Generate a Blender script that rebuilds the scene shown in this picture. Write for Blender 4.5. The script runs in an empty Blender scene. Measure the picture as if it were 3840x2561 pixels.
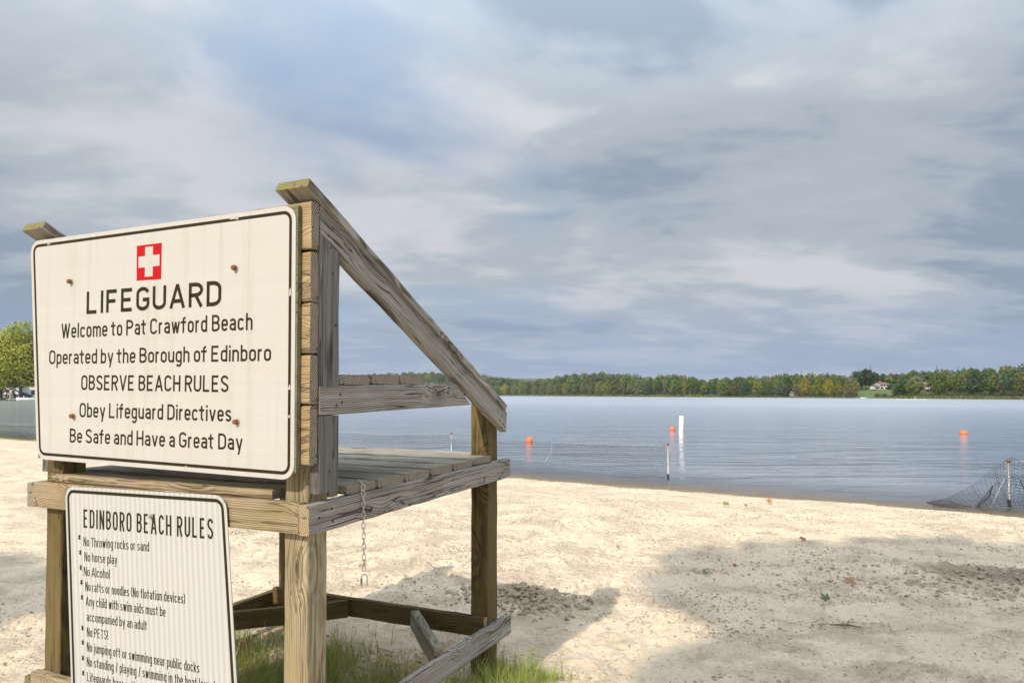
import bpy, math, random
import numpy as np
from mathutils import Vector, Matrix, noise as mnoise

random.seed(7)
RNG = np.random.default_rng(11)
scn = bpy.context.scene
COL = scn.collection
R = math.radians

# ---------------------------------------------------------------- camera, sky, sun, exposure
CAM_H = 1.45
cam_data = bpy.data.cameras.new('camera')
cam_data.lens = 24.0
cam_data.sensor_width = 36.0
cam_data.shift_y = 0.0366
cam_data.clip_start = 0.05
cam_data.clip_end = 12000
cam = bpy.data.objects.new('camera', cam_data)
COL.objects.link(cam)
cam.location = (0, 0, CAM_H)
cam.rotation_euler = (R(91.3), 0, 0)
scn.camera = cam

scn.view_settings.view_transform = 'Standard'
scn.view_settings.look = 'None'
scn.view_settings.gamma = 1
scn.view_settings.use_curve_mapping = False
scn.view_settings.exposure = 0.30

SUN_DIR = Vector((-0.481, -0.880, 0.80)).normalized()      # towards the sun
sun_data = bpy.data.lights.new('sun', 'SUN')
sun_data.energy = 3.3
sun_data.angle = R(0.8)
sun_data.color = (1.0, 0.89, 0.74)
sun = bpy.data.objects.new('sun', sun_data)
COL.objects.link(sun)
sun.location = (-20, -35, 30)
sun.rotation_euler = SUN_DIR.to_track_quat('Z', 'Y').to_euler()
SUN_EL = math.asin(SUN_DIR.z)
SUN_AZ = math.atan2(SUN_DIR.x, SUN_DIR.y)


# ---------------------------------------------------------------- node helper
class NT:
    def __init__(self, tree):
        self.t = tree
        self.n = tree.nodes
        self.n.clear()

    def add(self, typ, inputs=None, **props):
        nd = self.n.new(typ)
        for k, v in props.items():
            setattr(nd, k, v)
        for k, v in (inputs or {}).items():
            s = nd.inputs[k]
            if isinstance(v, bpy.types.NodeSocket):
                self.t.links.new(v, s)
            else:
                s.default_value = v
        return nd

    def math(self, op, a, b=0.0, c=None, clamp=False):
        nd = self.n.new('ShaderNodeMath')
        nd.operation = op
        nd.use_clamp = clamp
        for i, v in enumerate((a, b, c)):
            if v is None:
                continue
            if isinstance(v, bpy.types.NodeSocket):
                self.t.links.new(v, nd.inputs[i])
            else:
                nd.inputs[i].default_value = v
        return nd.outputs[0]

    def ramp(self, fac, stops, interp='LINEAR'):
        nd = self.n.new('ShaderNodeValToRGB')
        cr = nd.color_ramp
        cr.interpolation = interp
        while len(cr.elements) < len(stops):
            cr.elements.new(0.5)
        for el, (p, c) in zip(cr.elements, stops):
            el.position = p
            el.color = c if len(c) == 4 else (*c, 1)
        self.t.links.new(fac, nd.inputs[0])
        return nd.outputs[0]

    def mix(self, fac, a, b, blend='MIX'):
        nd = self.n.new('ShaderNodeMix')
        nd.data_type = 'RGBA'
        nd.blend_type = blend
        for s, v in ((nd.inputs[0], fac), (nd.inputs[6], a), (nd.inputs[7], b)):
            if isinstance(v, bpy.types.NodeSocket):
                self.t.links.new(v, s)
            else:
                s.default_value = v if not isinstance(v, tuple) or len(v) == 4 else (*v, 1)
        return nd.outputs[2]

    def noise(self, vec, scale, detail=4.0, rough=0.5, dist=0.0, color=False):
        nd = self.n.new('ShaderNodeTexNoise')
        if vec is not None:
            self.t.links.new(vec, nd.inputs['Vector'])
        nd.inputs['Scale'].default_value = scale
        nd.inputs['Detail'].default_value = detail
        nd.inputs['Roughness'].default_value = rough
        nd.inputs['Distortion'].default_value = dist
        return nd.outputs['Color' if color else 'Fac']

    def mapping(self, vec, scale=(1, 1, 1), rot=(0, 0, 0), loc=(0, 0, 0)):
        nd = self.n.new('ShaderNodeMapping')
        self.t.links.new(vec, nd.inputs[0])
        nd.inputs['Location'].default_value = loc
        nd.inputs['Rotation'].default_value = rot
        nd.inputs['Scale'].default_value = scale
        return nd.outputs[0]

    def vmath(self, op, a, b=None, scale=None):
        nd = self.n.new('ShaderNodeVectorMath')
        nd.operation = op
        for i, v in ((0, a), (1, b)):
            if v is None:
                continue
            if isinstance(v, bpy.types.NodeSocket):
                self.t.links.new(v, nd.inputs[i])
            else:
                nd.inputs[i].default_value = v
        if scale is not None:
            if isinstance(scale, bpy.types.NodeSocket):
                self.t.links.new(scale, nd.inputs['Scale'])
            else:
                nd.inputs['Scale'].default_value = scale
        return nd.outputs['Value'] if op in ('DOT_PRODUCT', 'LENGTH', 'DISTANCE') else nd.outputs[0]

    def bump(self, height, dist, strength=1.0, normal=None):
        nd = self.n.new('ShaderNodeBump')
        self.t.links.new(height, nd.inputs['Height'])
        nd.inputs['Distance'].default_value = dist
        nd.inputs['Strength'].default_value = strength
        if normal is not None:
            self.t.links.new(normal, nd.inputs['Normal'])
        return nd.outputs[0]

    def principled(self, color, rough=0.7, normal=None, **kw):
        nd = self.n.new('ShaderNodeBsdfPrincipled')
        for k, v in {'Base Color': color, 'Roughness': rough, **kw}.items():
            if isinstance(v, bpy.types.NodeSocket):
                self.t.links.new(v, nd.inputs[k])
            else:
                if isinstance(v, tuple) and len(v) == 3:
                    v = (*v, 1)
                nd.inputs[k].default_value = v
        if normal is not None:
            self.t.links.new(normal, nd.inputs['Normal'])
        return nd.outputs[0]

    def out(self, shader):
        o = self.n.new('ShaderNodeOutputMaterial')
        self.t.links.new(shader, o.inputs[0])


def material(name):
    m = bpy.data.materials.new(name)
    m.use_nodes = True
    return m, NT(m.node_tree)


def plain(name, color, rough=0.6, var=0.15, scale=8.0, bump=0.0, **kw):
    m, t = material(name)
    co = t.add('ShaderNodeTexCoord').outputs['Object']
    n = t.noise(co, scale, 5, 0.6)
    c = t.mix(n, tuple(x * (1 - var) for x in color), tuple(min(1, x * (1 + var)) for x in color))
    nm = t.bump(n, bump, 0.5) if bump else None
    t.out(t.principled(c, rough, nm, **kw))
    return m


# ---------------------------------------------------------------- world (clouded sky)
world = bpy.data.worlds.new('World')
scn.world = world
world.use_nodes = True
t = NT(world.node_tree)
sky = t.add('ShaderNodeTexSky', sky_type='NISHITA', sun_disc=False)
sky.sun_elevation = SUN_EL
sky.sun_rotation = SUN_AZ
sky.air_density = 1.0
sky.dust_density = 1.5
dirv = t.add('ShaderNodeTexCoord').outputs['Generated']
sep = t.add('ShaderNodeSeparateXYZ', {0: dirv})
dz = t.math('MAXIMUM', sep.outputs[2], 0.0)
inv = t.math('DIVIDE', 1.0, t.math('ADD', dz, 0.19))
pl = t.add('ShaderNodeCombineXYZ', {0: t.math('MULTIPLY', sep.outputs[0], inv),
                                    1: t.math('MULTIPLY', sep.outputs[1], inv)}).outputs[0]
plr = t.mapping(pl, (1.0, 1.5, 1.0), (0, 0, R(-20)), (3.1, 1.7, 0))
n_cov = t.noise(plr, 0.55, 6, 0.5, 0.5)          # coverage
n_sh = t.noise(t.mapping(pl, (0.7, 1.5, 1), (0, 0, R(-28)), (8.3, 5.2, 0)), 1.0, 9, 0.53, 0.35)   # light and dark cloud
n_dt = t.noise(t.mapping(pl, (1.0, 1.3, 1), (0, 0, R(-15)), (0.4, 9.2, 0)), 2.6, 8, 0.56, 0.35)


def blob(direction, width, amount):
    d = Vector(direction).normalized()
    dot = t.vmath('DOT_PRODUCT', dirv, tuple(d))
    ang = t.math('SUBTRACT', 1.0, dot)
    g = t.math('POWER', 2.718, t.math('MULTIPLY', ang, -1.0 / width))
    return t.math('MULTIPLY', g, amount)


cov = t.math('ADD', n_cov, t.math('MULTIPLY', t.math('SUBTRACT', n_dt, 0.5), 0.25))
cov = t.math('SUBTRACT', cov, blob((-0.28, 1.0, 0.54), 0.022, 0.23))     # gap of blue, upper left
cov = t.math('SUBTRACT', cov, blob((-0.02, 1.0, 0.58), 0.008, 0.10))
cov = t.math('ADD', cov, 0.11)
covf = t.ramp(cov, [(0.26, (0, 0, 0)), (0.56, (1, 1, 1))], 'EASE')
sh = t.math('ADD', n_sh, t.math('MULTIPLY', t.math('SUBTRACT', n_dt, 0.5), 0.50))
sh = t.math('ADD', sh, blob((-0.35, 1.0, 0.25), 0.02, 0.16))
sh = t.math('SUBTRACT', sh, blob((0.22, 1.0, 0.50), 0.03, 0.14))
sh = t.math('ADD', sh, blob((0.35, 1.0, 0.22), 0.012, 0.06))
sh = t.math('SUBTRACT', sh, blob((-0.85, 1.0, 0.12), 0.015, 0.24))
sh = t.math('SUBTRACT', sh, blob((0.75, 1.0, 0.30), 0.015, 0.14))
sh = t.math('ADD', sh, blob((0.50, 1.0, 0.17), 0.010, 0.10))
K = 9.5
lit = tuple(c * K for c in (0.535, 0.555, 0.59))
mid = tuple(c * K for c in (0.37, 0.42, 0.475))
drk = tuple(c * K for c in (0.25, 0.305, 0.385))
cloud = t.ramp(sh, [(0.32, drk), (0.47, mid), (0.66, lit)], 'EASE')
blue = t.mix(0.85, sky.outputs[0], tuple(c * K for c in (0.29, 0.385, 0.52)))
cl = t.mix(covf, blue, cloud)
# bluish band of distant air over the horizon
hz = t.ramp(dz, [(0.0, (1, 1, 1)), (0.17, (0, 0, 0))], 'EASE')
hzc = t.mix(t.ramp(dz, [(0.0, (0, 0, 0)), (0.035, (1, 1, 1))]), tuple(c * K for c in (0.42, 0.45, 0.53)),
            tuple(c * K for c in (0.255, 0.34, 0.50)))
hzf = t.math('MULTIPLY', t.math('MULTIPLY', hz, 0.95), t.ramp(n_dt, [(0.3, (1, 1, 1)), (0.75, (0.7, 0.7, 0.7))]))
cl = t.mix(hzf, cl, hzc)
# an overcast sky is brighter towards the zenith, and round the sun behind the camera
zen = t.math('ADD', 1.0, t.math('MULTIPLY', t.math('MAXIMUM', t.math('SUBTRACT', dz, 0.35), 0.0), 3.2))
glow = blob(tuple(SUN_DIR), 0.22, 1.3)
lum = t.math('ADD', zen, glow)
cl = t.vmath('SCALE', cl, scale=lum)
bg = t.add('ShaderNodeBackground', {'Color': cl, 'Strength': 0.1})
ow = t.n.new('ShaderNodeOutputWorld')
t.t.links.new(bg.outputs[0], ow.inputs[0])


# ---------------------------------------------------------------- object helpers
def link(o, parent=None):
    COL.objects.link(o)
    if parent is not None:
        o.parent = parent
    return o


def tag(o, label=None, cat=None, group=None, kind=None):
    if label:
        o['label'] = label
    if cat:
        o['category'] = cat
    if group:
        o['group'] = group
    if kind:
        o['kind'] = kind
    return o


def thing(name, label, cat, loc=(0, 0, 0), rz=0.0, group=None):
    o = bpy.data.objects.new(name, None)
    o.empty_display_size = 0.2
    link(o)
    o.location = loc
    o.rotation_euler = (0, 0, rz)
    return tag(o, label, cat, group)


def mesh_obj(name, verts, faces, mats, parent=None, smooth=False, mat_idx=None):
    me = bpy.data.meshes.new(name)
    me.from_pydata([tuple(v) for v in verts], [], faces)
    for m in (mats if isinstance(mats, (list, tuple)) else [mats]):
        me.materials.append(m)
    if mat_idx is not None:
        me.polygons.foreach_set('material_index', mat_idx)
    if smooth:
        me.polygons.foreach_set('use_smooth', [True] * len(me.polygons))
    me.update()
    return link(bpy.data.objects.new(name, me), parent)


def np_mesh(name, co, quads, mats, parent=None, smooth=False):
    """fast mesh from numpy arrays; quads (n, k)"""
    me = bpy.data.meshes.new(name)
    k = quads.shape[1]
    me.vertices.add(len(co))
    me.vertices.foreach_set('co', np.asarray(co, dtype=np.float32).ravel())
    me.loops.add(quads.size)
    me.loops.foreach_set('vertex_index', quads.astype(np.int32).ravel())
    me.polygons.add(len(quads))
    me.polygons.foreach_set('loop_start', np.arange(0, quads.size, k, dtype=np.int32))
    me.polygons.foreach_set('loop_total', np.full(len(quads), k, dtype=np.int32))
    if smooth:
        me.polygons.foreach_set('use_smooth', np.ones(len(quads), dtype=bool))
    for m in (mats if isinstance(mats, (list, tuple)) else [mats]):
        me.materials.append(m)
    me.update(calc_edges=True)
    me.validate()
    if name is None:
        return me
    return link(bpy.data.objects.new(name, me), parent)


class MB:
    """collects simple shapes for one mesh object"""
    def __init__(self):
        self.v, self.f, self.mi = [], [], []

    def box(self, c, s, rz=0.0, mi=0):
        c = Vector(c)
        m = Matrix.Rotation(rz, 3, 'Z')
        b = len(self.v)
        for dx in (-.5, .5):
            for dy in (-.5, .5):
                for dz_ in (-.5, .5):
                    self.v.append(c + m @ Vector((dx * s[0], dy * s[1], dz_ * s[2])))
        for f in ((0, 1, 3, 2), (4, 6, 7, 5), (0, 4, 5, 1), (2, 3, 7, 6), (0, 2, 6, 4), (1, 5, 7, 3)):
            self.f.append(tuple(b + i for i in f))
            self.mi.append(mi)
        return self

    def tube(self, pts, rad, n=8, mi=0, cap=True, closed=False):
        pts = [Vector(p) for p in pts]
        rads = rad if isinstance(rad, (list, tuple)) else [rad] * len(pts)
        rings = []
        up = None
        N = len(pts)
        for i, p in enumerate(pts):
            if closed:
                d = (pts[(i + 1) % N] - pts[i - 1]).normalized()
            else:
                d = (pts[min(i + 1, N - 1)] - pts[max(i - 1, 0)]).normalized()
            if up is None:
                up = Vector((0, 0, 1)) if abs(d.z) < 0.9 else Vector((1, 0, 0))
            a = d.cross(up).normalized()
            b_ = a.cross(d).normalized()
            up = b_
            base = len(self.v)
            for k in range(n):
                ang = 2 * math.pi * k / n
                self.v.append(p + (a * math.cos(ang) + b_ * math.sin(ang)) * rads[i])
            rings.append(base)
        segs = N if closed else N - 1
        for i in range(segs):
            r0, r1 = rings[i], rings[(i + 1) % N]
            for k in range(n):
                self.f.append((r0 + k, r0 + (k + 1) % n, r1 + (k + 1) % n, r1 + k))
                self.mi.append(mi)
        if cap and not closed:
            self.f.append(tuple(rings[0] + k for k in range(n))[::-1])
            self.f.append(tuple(rings[-1] + k for k in range(n)))
            self.mi += [mi, mi]
        return self

    def lathe(self, prof, c=(0, 0, 0), n=16, mi=0):
        c = Vector(c)
        rings = []
        for r_, z_ in prof:
            rings.append(len(self.v))
            for k in range(n):
                a = 2 * math.pi * k / n
                self.v.append(c + Vector((r_ * math.cos(a), r_ * math.sin(a), z_)))
        for i in range(len(prof) - 1):
            for k in range(n):
                self.f.append((rings[i] + k, rings[i] + (k + 1) % n, rings[i + 1] + (k + 1) % n, rings[i + 1] + k))
                self.mi.append(mi)
        return self

    def poly(self, pts, mi=0):
        b = len(self.v)
        self.v += [Vector(p) for p in pts]
        self.f.append(tuple(range(b, b + len(pts))))
        self.mi.append(mi)
        return self

    def slab(self, pts, off, mi=0):
        """polygon pts extruded by the vector off"""
        off = Vector(off)
        n = len(pts)
        b = len(self.v)
        self.v += [Vector(p) for p in pts] + [Vector(p) + off for p in pts]
        self.f.append(tuple(range(b, b + n))[::-1])
        self.f.append(tuple(range(b + n, b + 2 * n)))
        self.mi += [mi, mi]
        for k in range(n):
            k2 = (k + 1) % n
            self.f.append((b + k, b + k2, b + n + k2, b + n + k))
            self.mi.append(mi)
        return self

    def build(self, name, mats, parent=None, smooth=False):
        return mesh_obj(name, self.v, self.f, mats, parent, smooth, self.mi)


# ---------------------------------------------------------------- value noise in numpy
LAT = RNG.random((256, 256))


def vnoise(x, y, s, seed=0):
    x = x * s + seed * 17.31
    y = y * s + seed * 5.77
    xi = np.floor(x).astype(int)
    yi = np.floor(y).astype(int)
    fx, fy = x - xi, y - yi
    fx = fx * fx * fx * (fx * (fx * 6 - 15) + 10)
    fy = fy * fy * fy * (fy * (fy * 6 - 15) + 10)
    a = LAT[xi & 255, yi & 255]
    b = LAT[(xi + 1) & 255, yi & 255]
    c = LAT[xi & 255, (yi + 1) & 255]
    d = LAT[(xi + 1) & 255, (yi + 1) & 255]
    return (a * (1 - fx) + b * fx) * (1 - fy) + (c * (1 - fx) + d * fx) * fy - 0.5


def fbm(x, y, s, o=4, seed=0):
    r = 0
    a = 1.0
    for i in range(o):
        r = r + a * vnoise(x, y, s * 2 ** i, seed + i)
        a *= 0.5
    return r


# ================================================================ MATERIALS
WATER_Z = -0.50


def shore_s(x, y):
    """distance inland (positive) from the waterline, metres"""
    return (15.75 - 0.62 * x - y) / 1.177 + 0.55 * vnoise(x, y * 0 + 3.0, 0.13, 3) * np.clip(1 + 0 * x, 0, 1)


def sand_mat():
    m, t = material('beach_sand')
    geo = t.add('ShaderNodeNewGeometry')
    pos = geo.outputs['Position']
    z = t.add('ShaderNodeSeparateXYZ', {0: pos}).outputs[2]
    n1 = t.noise(pos, 0.8, 6, 0.6)
    n2 = t.noise(pos, 9.0, 6, 0.65)
    n3 = t.noise(pos, 70.0, 5, 0.7)
    nn = t.noise(pos, 30.0, 7, 0.75)
    base = t.ramp(t.math('ADD', t.math('MULTIPLY', n2, 0.35), t.math('MULTIPLY', nn, 0.65)), [(0.33, (0.33, 0.225, 0.135)), (0.41, (0.57, 0.44, 0.30)), (0.50, (0.68, 0.56, 0.41)), (0.66, (0.76, 0.645, 0.49))])
    base = t.mix(t.ramp(n1, [(0.35, (0.5, 0.5, 0.5)), (0.7, (0, 0, 0))]), base, (0.60, 0.48, 0.34))
    # grains and dark crumbs
    sp = t.ramp(t.noise(t.mapping(pos, (1, 1, 1), (0, 0, .6)), 38.0, 4, 0.6), [(0.33, (1, 1, 1)), (0.38, (0, 0, 0))])
    base = t.mix(t.math('MULTIPLY', sp, 0.6), base, (0.22, 0.16, 0.10))
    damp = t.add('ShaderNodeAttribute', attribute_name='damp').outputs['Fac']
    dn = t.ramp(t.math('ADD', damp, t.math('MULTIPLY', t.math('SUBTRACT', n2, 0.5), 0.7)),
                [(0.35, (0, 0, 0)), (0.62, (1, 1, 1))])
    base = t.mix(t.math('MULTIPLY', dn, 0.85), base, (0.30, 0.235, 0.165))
    wet = t.ramp(t.math('ADD', z, t.math('MULTIPLY', n2, 0.03)), [(0.0, (1, 1, 1)), (1, (0, 0, 0))])
    mr = t.add('ShaderNodeMapRange', {'Value': t.math('ADD', z, t.math('MULTIPLY', n1, 0.05)), 'From Min': -0.47,
                                      'From Max': -0.43, 'To Min': 1.0, 'To Max': 0.0})
    base = t.mix(t.math('MULTIPLY', mr.outputs[0], 0.65), base, (0.28, 0.225, 0.16))
    n4 = t.noise(pos, 24.0, 6, 0.72)
    pm = t.ramp(t.noise(pos, 1.7, 5, 0.65), [(0.46, (0.12, 0.12, 0.12)), (0.58, (1, 1, 1))])
    h = t.math('ADD', t.math('MULTIPLY', n2, 0.35), t.math('MULTIPLY', n3, 0.14))
    h = t.math('ADD', h, t.math('MULTIPLY', t.math('MULTIPLY', n4, 0.95), pm))
    cav = t.math('MULTIPLY', t.ramp(n4, [(0.36, (1, 1, 1)), (0.46, (0, 0, 0))]), pm)
    base = t.mix(t.math('MULTIPLY', cav, 0.42), base, (0.34, 0.23, 0.14))
    vor = t.add('ShaderNodeTexVoronoi', {'Vector': pos, 'Scale': 26.0, 'Randomness': 1.0})
    h = t.math('ADD', h, t.math('MULTIPLY', t.ramp(vor.outputs['Distance'], [(0.0, (1, 1, 1)), (0.35, (0, 0, 0))]),
                                t.math('MULTIPLY', t.ramp(n2, [(0.5, (0, 0, 0)), (0.6, (1, 1, 1))]), 0.35)))
    nm = t.bump(h, 0.055, 0.85)
    t.out(t.principled(base, 0.92, nm))
    return m


def water_mat():
    m, t = material('lake_water')
    pos = t.add('ShaderNodeNewGeometry').outputs['Position']
    s = t.add('ShaderNodeSeparateXYZ', {0: pos})
    sh_ = t.math('MULTIPLY', t.math('SUBTRACT', t.math('SUBTRACT', 15.75, t.math('MULTIPLY', s.outputs[0], 0.62)),
                                    s.outputs[1]), -1 / 1.177)          # metres out from the shore
    # near water: fine crests, far: broader
    a = t.mapping(pos, (0.35, 1.0, 1), (0, 0, R(-14)))
    w1 = t.noise(a, 1.5, 5, 0.5, 0.6)
    w2 = t.noise(t.mapping(pos, (0.25, 1.0, 1), (0, 0, R(-24)), (5, 3, 0)), 0.5, 4, 0.5, 0.4)
    w3 = t.noise(t.mapping(pos, (0.5, 1.0, 1), (0, 0, R(4))), 7.0, 3, 0.5)
    calm = t.noise(t.mapping(pos, (0.4, 1.0, 1), (0, 0, R(-10))), 0.035, 3, 0.5)
    h = t.math('ADD', t.math('MULTIPLY', w1, 0.085), t.math('MULTIPLY', w2, 0.24))
    h = t.math('ADD', h, t.math('MULTIPLY', w3, 0.005))
    nearf = t.ramp(t.math('DIVIDE', sh_, 6.0), [(0.0, (0.25, 0.25, 0.25)), (1.0, (1, 1, 1))])
    h = t.math('MULTIPLY', h, t.math('MULTIPLY', nearf, t.math('ADD', 0.45, calm)))
    nm = t.bump(h, 1.0, 1.0)
    body = t.ramp(t.math('DIVIDE', sh_, 25.0), [(0.0, (0.26, 0.21, 0.15)), (0.12, (0.17, 0.15, 0.115)),
                                                (0.45, (0.07, 0.085, 0.085)), (1.0, (0.045, 0.065, 0.075))])
    pr = t.principled(body, 0.10, nm, **{'IOR': 1.333, 'Specular IOR Level': 0.5})
    rg_ = t.ramp(t.math('DIVIDE', sh_, 120.0), [(0.0, (0.14, 0.14, 0.14)), (0.15, (0.15, 0.15, 0.15)), (1.0, (0.30, 0.30, 0.30))])
    gl = t.add('ShaderNodeBsdfGlossy', {'Color': (0.95, 0.97, 1.0, 1), 'Roughness': rg_, 'Normal': nm}).outputs[0]
    fr = t.add('ShaderNodeFresnel', {'IOR': 1.333, 'Normal': nm}).outputs[0]
    ms = t.add('ShaderNodeMixShader', {0: t.math('MULTIPLY', t.math('ADD', fr, 0.26), 1.2, clamp=True), 1: pr, 2: gl}).outputs[0]
    tr = t.add('ShaderNodeBsdfTransparent', {'Color': (0.92, 0.86, 0.75, 1)}).outputs[0]
    op = t.ramp(t.math('DIVIDE', sh_, 4.0), [(0.0, (0.12, 0.12, 0.12)), (0.3, (0.55, 0.55, 0.55)), (1.0, (1, 1, 1))])
    t.out(t.add('ShaderNodeMixShader', {0: op, 1: tr, 2: ms}).outputs[0])
    return m


def wood_mat(name, light, dark, moss=0.0, stain=(0.30, 0.20, 0.08), stain_amt=0.3, crack=0.6):
    m, t = material(name)
    co = t.add('ShaderNodeTexCoord').outputs['Object']
    rnd = t.add('ShaderNodeObjectInfo').outputs['Random']
    off = t.vmath('SCALE', (31.0, 17.0, 23.0), scale=rnd)
    p = t.vmath('ADD', co, off)
    warp = t.noise(t.mapping(p, (1.6, 5, 5)), 1.0, 3, 0.5, color=True)
    pw = t.vmath('ADD', p, t.vmath('SCALE', t.vmath('SUBTRACT', warp, (0.5, 0.5, 0.5)), scale=0.035))
    # knots: cells along the board
    kp = t.mapping(p, (2.6, 7.0, 7.0))
    vor = t.add('ShaderNodeTexVoronoi', {'Vector': kp, 'Scale': 1.0, 'Randomness': 1.0})
    kd = vor.outputs['Distance']
    kn = t.ramp(kd, [(0.06, (1, 1, 1)), (0.11, (0.25, 0.25, 0.25)), (0.13, (0.6, 0.6, 0.6)), (0.20, (0, 0, 0))])
    # long grain, bent round the knots
    bend = t.math('MULTIPLY', t.ramp(kd, [(0.0, (1, 1, 1)), (0.5, (0, 0, 0))], 'EASE'), 0.035)
    bv = t.add('ShaderNodeCombineXYZ', {1: bend, 2: bend}).outputs[0]
    pg = t.vmath('ADD', pw, bv)
    grain = t.noise(t.mapping(pg, (1.2, 55, 55)), 1.0, 5, 0.6)
    coarse = t.noise(t.mapping(pg, (0.7, 16, 16)), 1.0, 3, 0.5)
    wav = t.add('ShaderNodeTexWave', {'Vector': t.mapping(pg, (0.28, 1, 0.8)), 'Scale': 42.0, 'Distortion': 5.0,
                                      'Detail': 2.0, 'Detail Scale': 0.6}, bands_direction='Y').outputs['Fac']
    g = t.math('ADD', t.math('MULTIPLY', grain, 0.55), t.math('MULTIPLY', wav, 0.28))
    g = t.math('ADD', g, t.math('MULTIPLY', coarse, 0.30))
    col = t.ramp(g, [(0.30, dark), (0.52, tuple((a * 0.55 + b * 0.45) for a, b in zip(light, dark))), (0.72, light)])
    big = t.noise(p, 4.0, 4, 0.6)
    col = t.mix(t.math('MULTIPLY', t.ramp(big, [(0.48, (0, 0, 0)), (0.68, (1, 1, 1))]), stain_amt), col, stain)
    if moss:
        mn = t.noise(p, 9.0, 5, 0.65)
        col = t.mix(t.math('MULTIPLY', t.ramp(mn, [(0.42, (0, 0, 0)), (0.62, (1, 1, 1))]), moss), col, (0.15, 0.16, 0.03))
    ck = t.noise(t.mapping(pg, (0.9, 38, 38), loc=(4, 4, 4)), 1.0, 3, 0.45)
    ckm = t.ramp(ck, [(0.475, (0, 0, 0)), (0.495, (1, 1, 1)), (0.505, (1, 1, 1)), (0.525, (0, 0, 0))])
    ckl = t.noise(t.mapping(p, (2.0, 6, 6), loc=(9, 1, 3)), 1.0, 2, 0.5)
    ckm = t.math('MULTIPLY', ckm, t.ramp(ckl, [(0.44, (0, 0, 0)), (0.54, (1, 1, 1))]))
    col = t.mix(t.math('MULTIPLY', ckm, crack), col, (0.03, 0.025, 0.018))
    col = t.mix(t.math('MULTIPLY', kn, 0.75), col, (0.07, 0.045, 0.025))
    h = t.math('SUBTRACT', g, t.math('MULTIPLY', ckm, 1.2))
    h = t.math('SUBTRACT', h, t.math('MULTIPLY', kn, 0.2))
    nm = t.bump(h, 0.004, 0.8)
    t.out(t.principled(col, 0.85, nm, **{'Specular IOR Level': 0.25}))
    return m


def end_mat(name, light, dark):
    m, t = material(name)
    co = t.add('ShaderNodeTexCoord').outputs['Object']
    rnd = t.add('ShaderNodeObjectInfo').outputs['Random']
    s = t.add('ShaderNodeSeparateXYZ', {0: co})
    v = t.add('ShaderNodeCombineXYZ', {0: 0.0, 1: t.math('ADD', s.outputs[1], t.math('MULTIPLY', t.math('SUBTRACT', rnd, 0.5), 0.12)),
                                       2: t.math('ADD', s.outputs[2], 0.06)}).outputs[0]
    ring = t.add('ShaderNodeTexWave', {'Vector': v, 'Scale': 40.0, 'Distortion': 2.5, 'Detail': 2.0, 'Detail Scale': 1.2},
                 wave_type='RINGS', rings_direction='X').outputs['Fac']
    n = t.noise(co, 60.0, 4, 0.6)
    fac = t.math('ADD', t.math('MULTIPLY', ring, 0.6), t.math('MULTIPLY', n, 0.4))
    col = t.ramp(fac, [(0.2, dark), (0.7, light)])
    ck = t.noise(t.mapping(co, (1, 60, 18)), 1.0, 3, 0.5)
    ckm = t.ramp(ck, [(0.60, (0, 0, 0)), (0.66, (1, 1, 1))])
    col = t.mix(t.math('MULTIPLY', ckm, 0.7), col, (0.03, 0.02, 0.015))
    nm = t.bump(t.math('SUBTRACT', fac, ckm), 0.003, 0.7)
    t.out(t.principled(col, 0.9, nm))
    return m


W_GREY = wood_mat('weathered_grey_wood', (0.46, 0.43, 0.38), (0.085, 0.072, 0.058), 0.0, (0.20, 0.155, 0.10), 0.45, 0.95)
W_DARKGREY = wood_mat('dark_grey_wood', (0.27, 0.255, 0.235), (0.045, 0.04, 0.036), 0.0, (0.12, 0.10, 0.08), 0.3, 0.8)
W_TAN = wood_mat('pale_tan_wood', (0.46, 0.345, 0.21), (0.22, 0.145, 0.075), 0.15, (0.42, 0.25, 0.09), 0.4)
W_FRONT = wood_mat('mossy_tan_wood', (0.41, 0.325, 0.22), (0.16, 0.11, 0.06), 0.28, (0.30, 0.22, 0.10), 0.4)
W_POST = wood_mat('brown_post_wood', (0.43, 0.36, 0.245), (0.18, 0.13, 0.075), 0.15, (0.33, 0.23, 0.09), 0.3)
W_OLIVE = wood_mat('olive_brown_wood', (0.20, 0.14, 0.065), (0.06, 0.036, 0.013), 0.22, (0.13, 0.09, 0.03), 0.5)
W_DECK = wood_mat('deck_plank_wood', (0.47, 0.43, 0.36), (0.13, 0.11, 0.085), 0.15, (0.20, 0.165, 0.10), 0.4)
E_GREY = end_mat('grey_end_grain', (0.42, 0.36, 0.27), (0.07, 0.055, 0.04))
E_TAN = end_mat('tan_end_grain', (0.42, 0.33, 0.21), (0.22, 0.155, 0.085))
E_MOSS = end_mat('mossy_end_grain', (0.25, 0.22, 0.085), (0.13, 0.10, 0.035))
M_SAND = sand_mat()
M_WATER = water_mat()
M_SCREW = plain('rusty_screw', (0.05, 0.03, 0.02), 0.7)
M_BOLT = plain('rusty_bolt', (0.20, 0.075, 0.028), 0.6, 0.4, 60)
M_WASHER = plain('grey_washer', (0.40, 0.38, 0.34), 0.6, 0.2, 60)
M_GALV = plain('galvanised_steel', (0.36, 0.355, 0.34), 0.45, 0.3, 40, Metallic=0.6)
M_PRINT = plain('dark_olive_print', (0.030, 0.023, 0.008), 0.6, 0.3, 20, **{'Specular IOR Level': 0.12})
M_RED = plain('red_print', (0.44, 0.007, 0.010), 0.6, 0.1, 20, **{'Specular IOR Level': 0.12})
M_BACK = wood_mat('peeling_plywood', (0.24, 0.23, 0.15), (0.07, 0.06, 0.035), 0.3, (0.3, 0.28, 0.2), 0.4)
M_BLACK = plain('black_net_cord', (0.03, 0.035, 0.035), 0.7)
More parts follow.
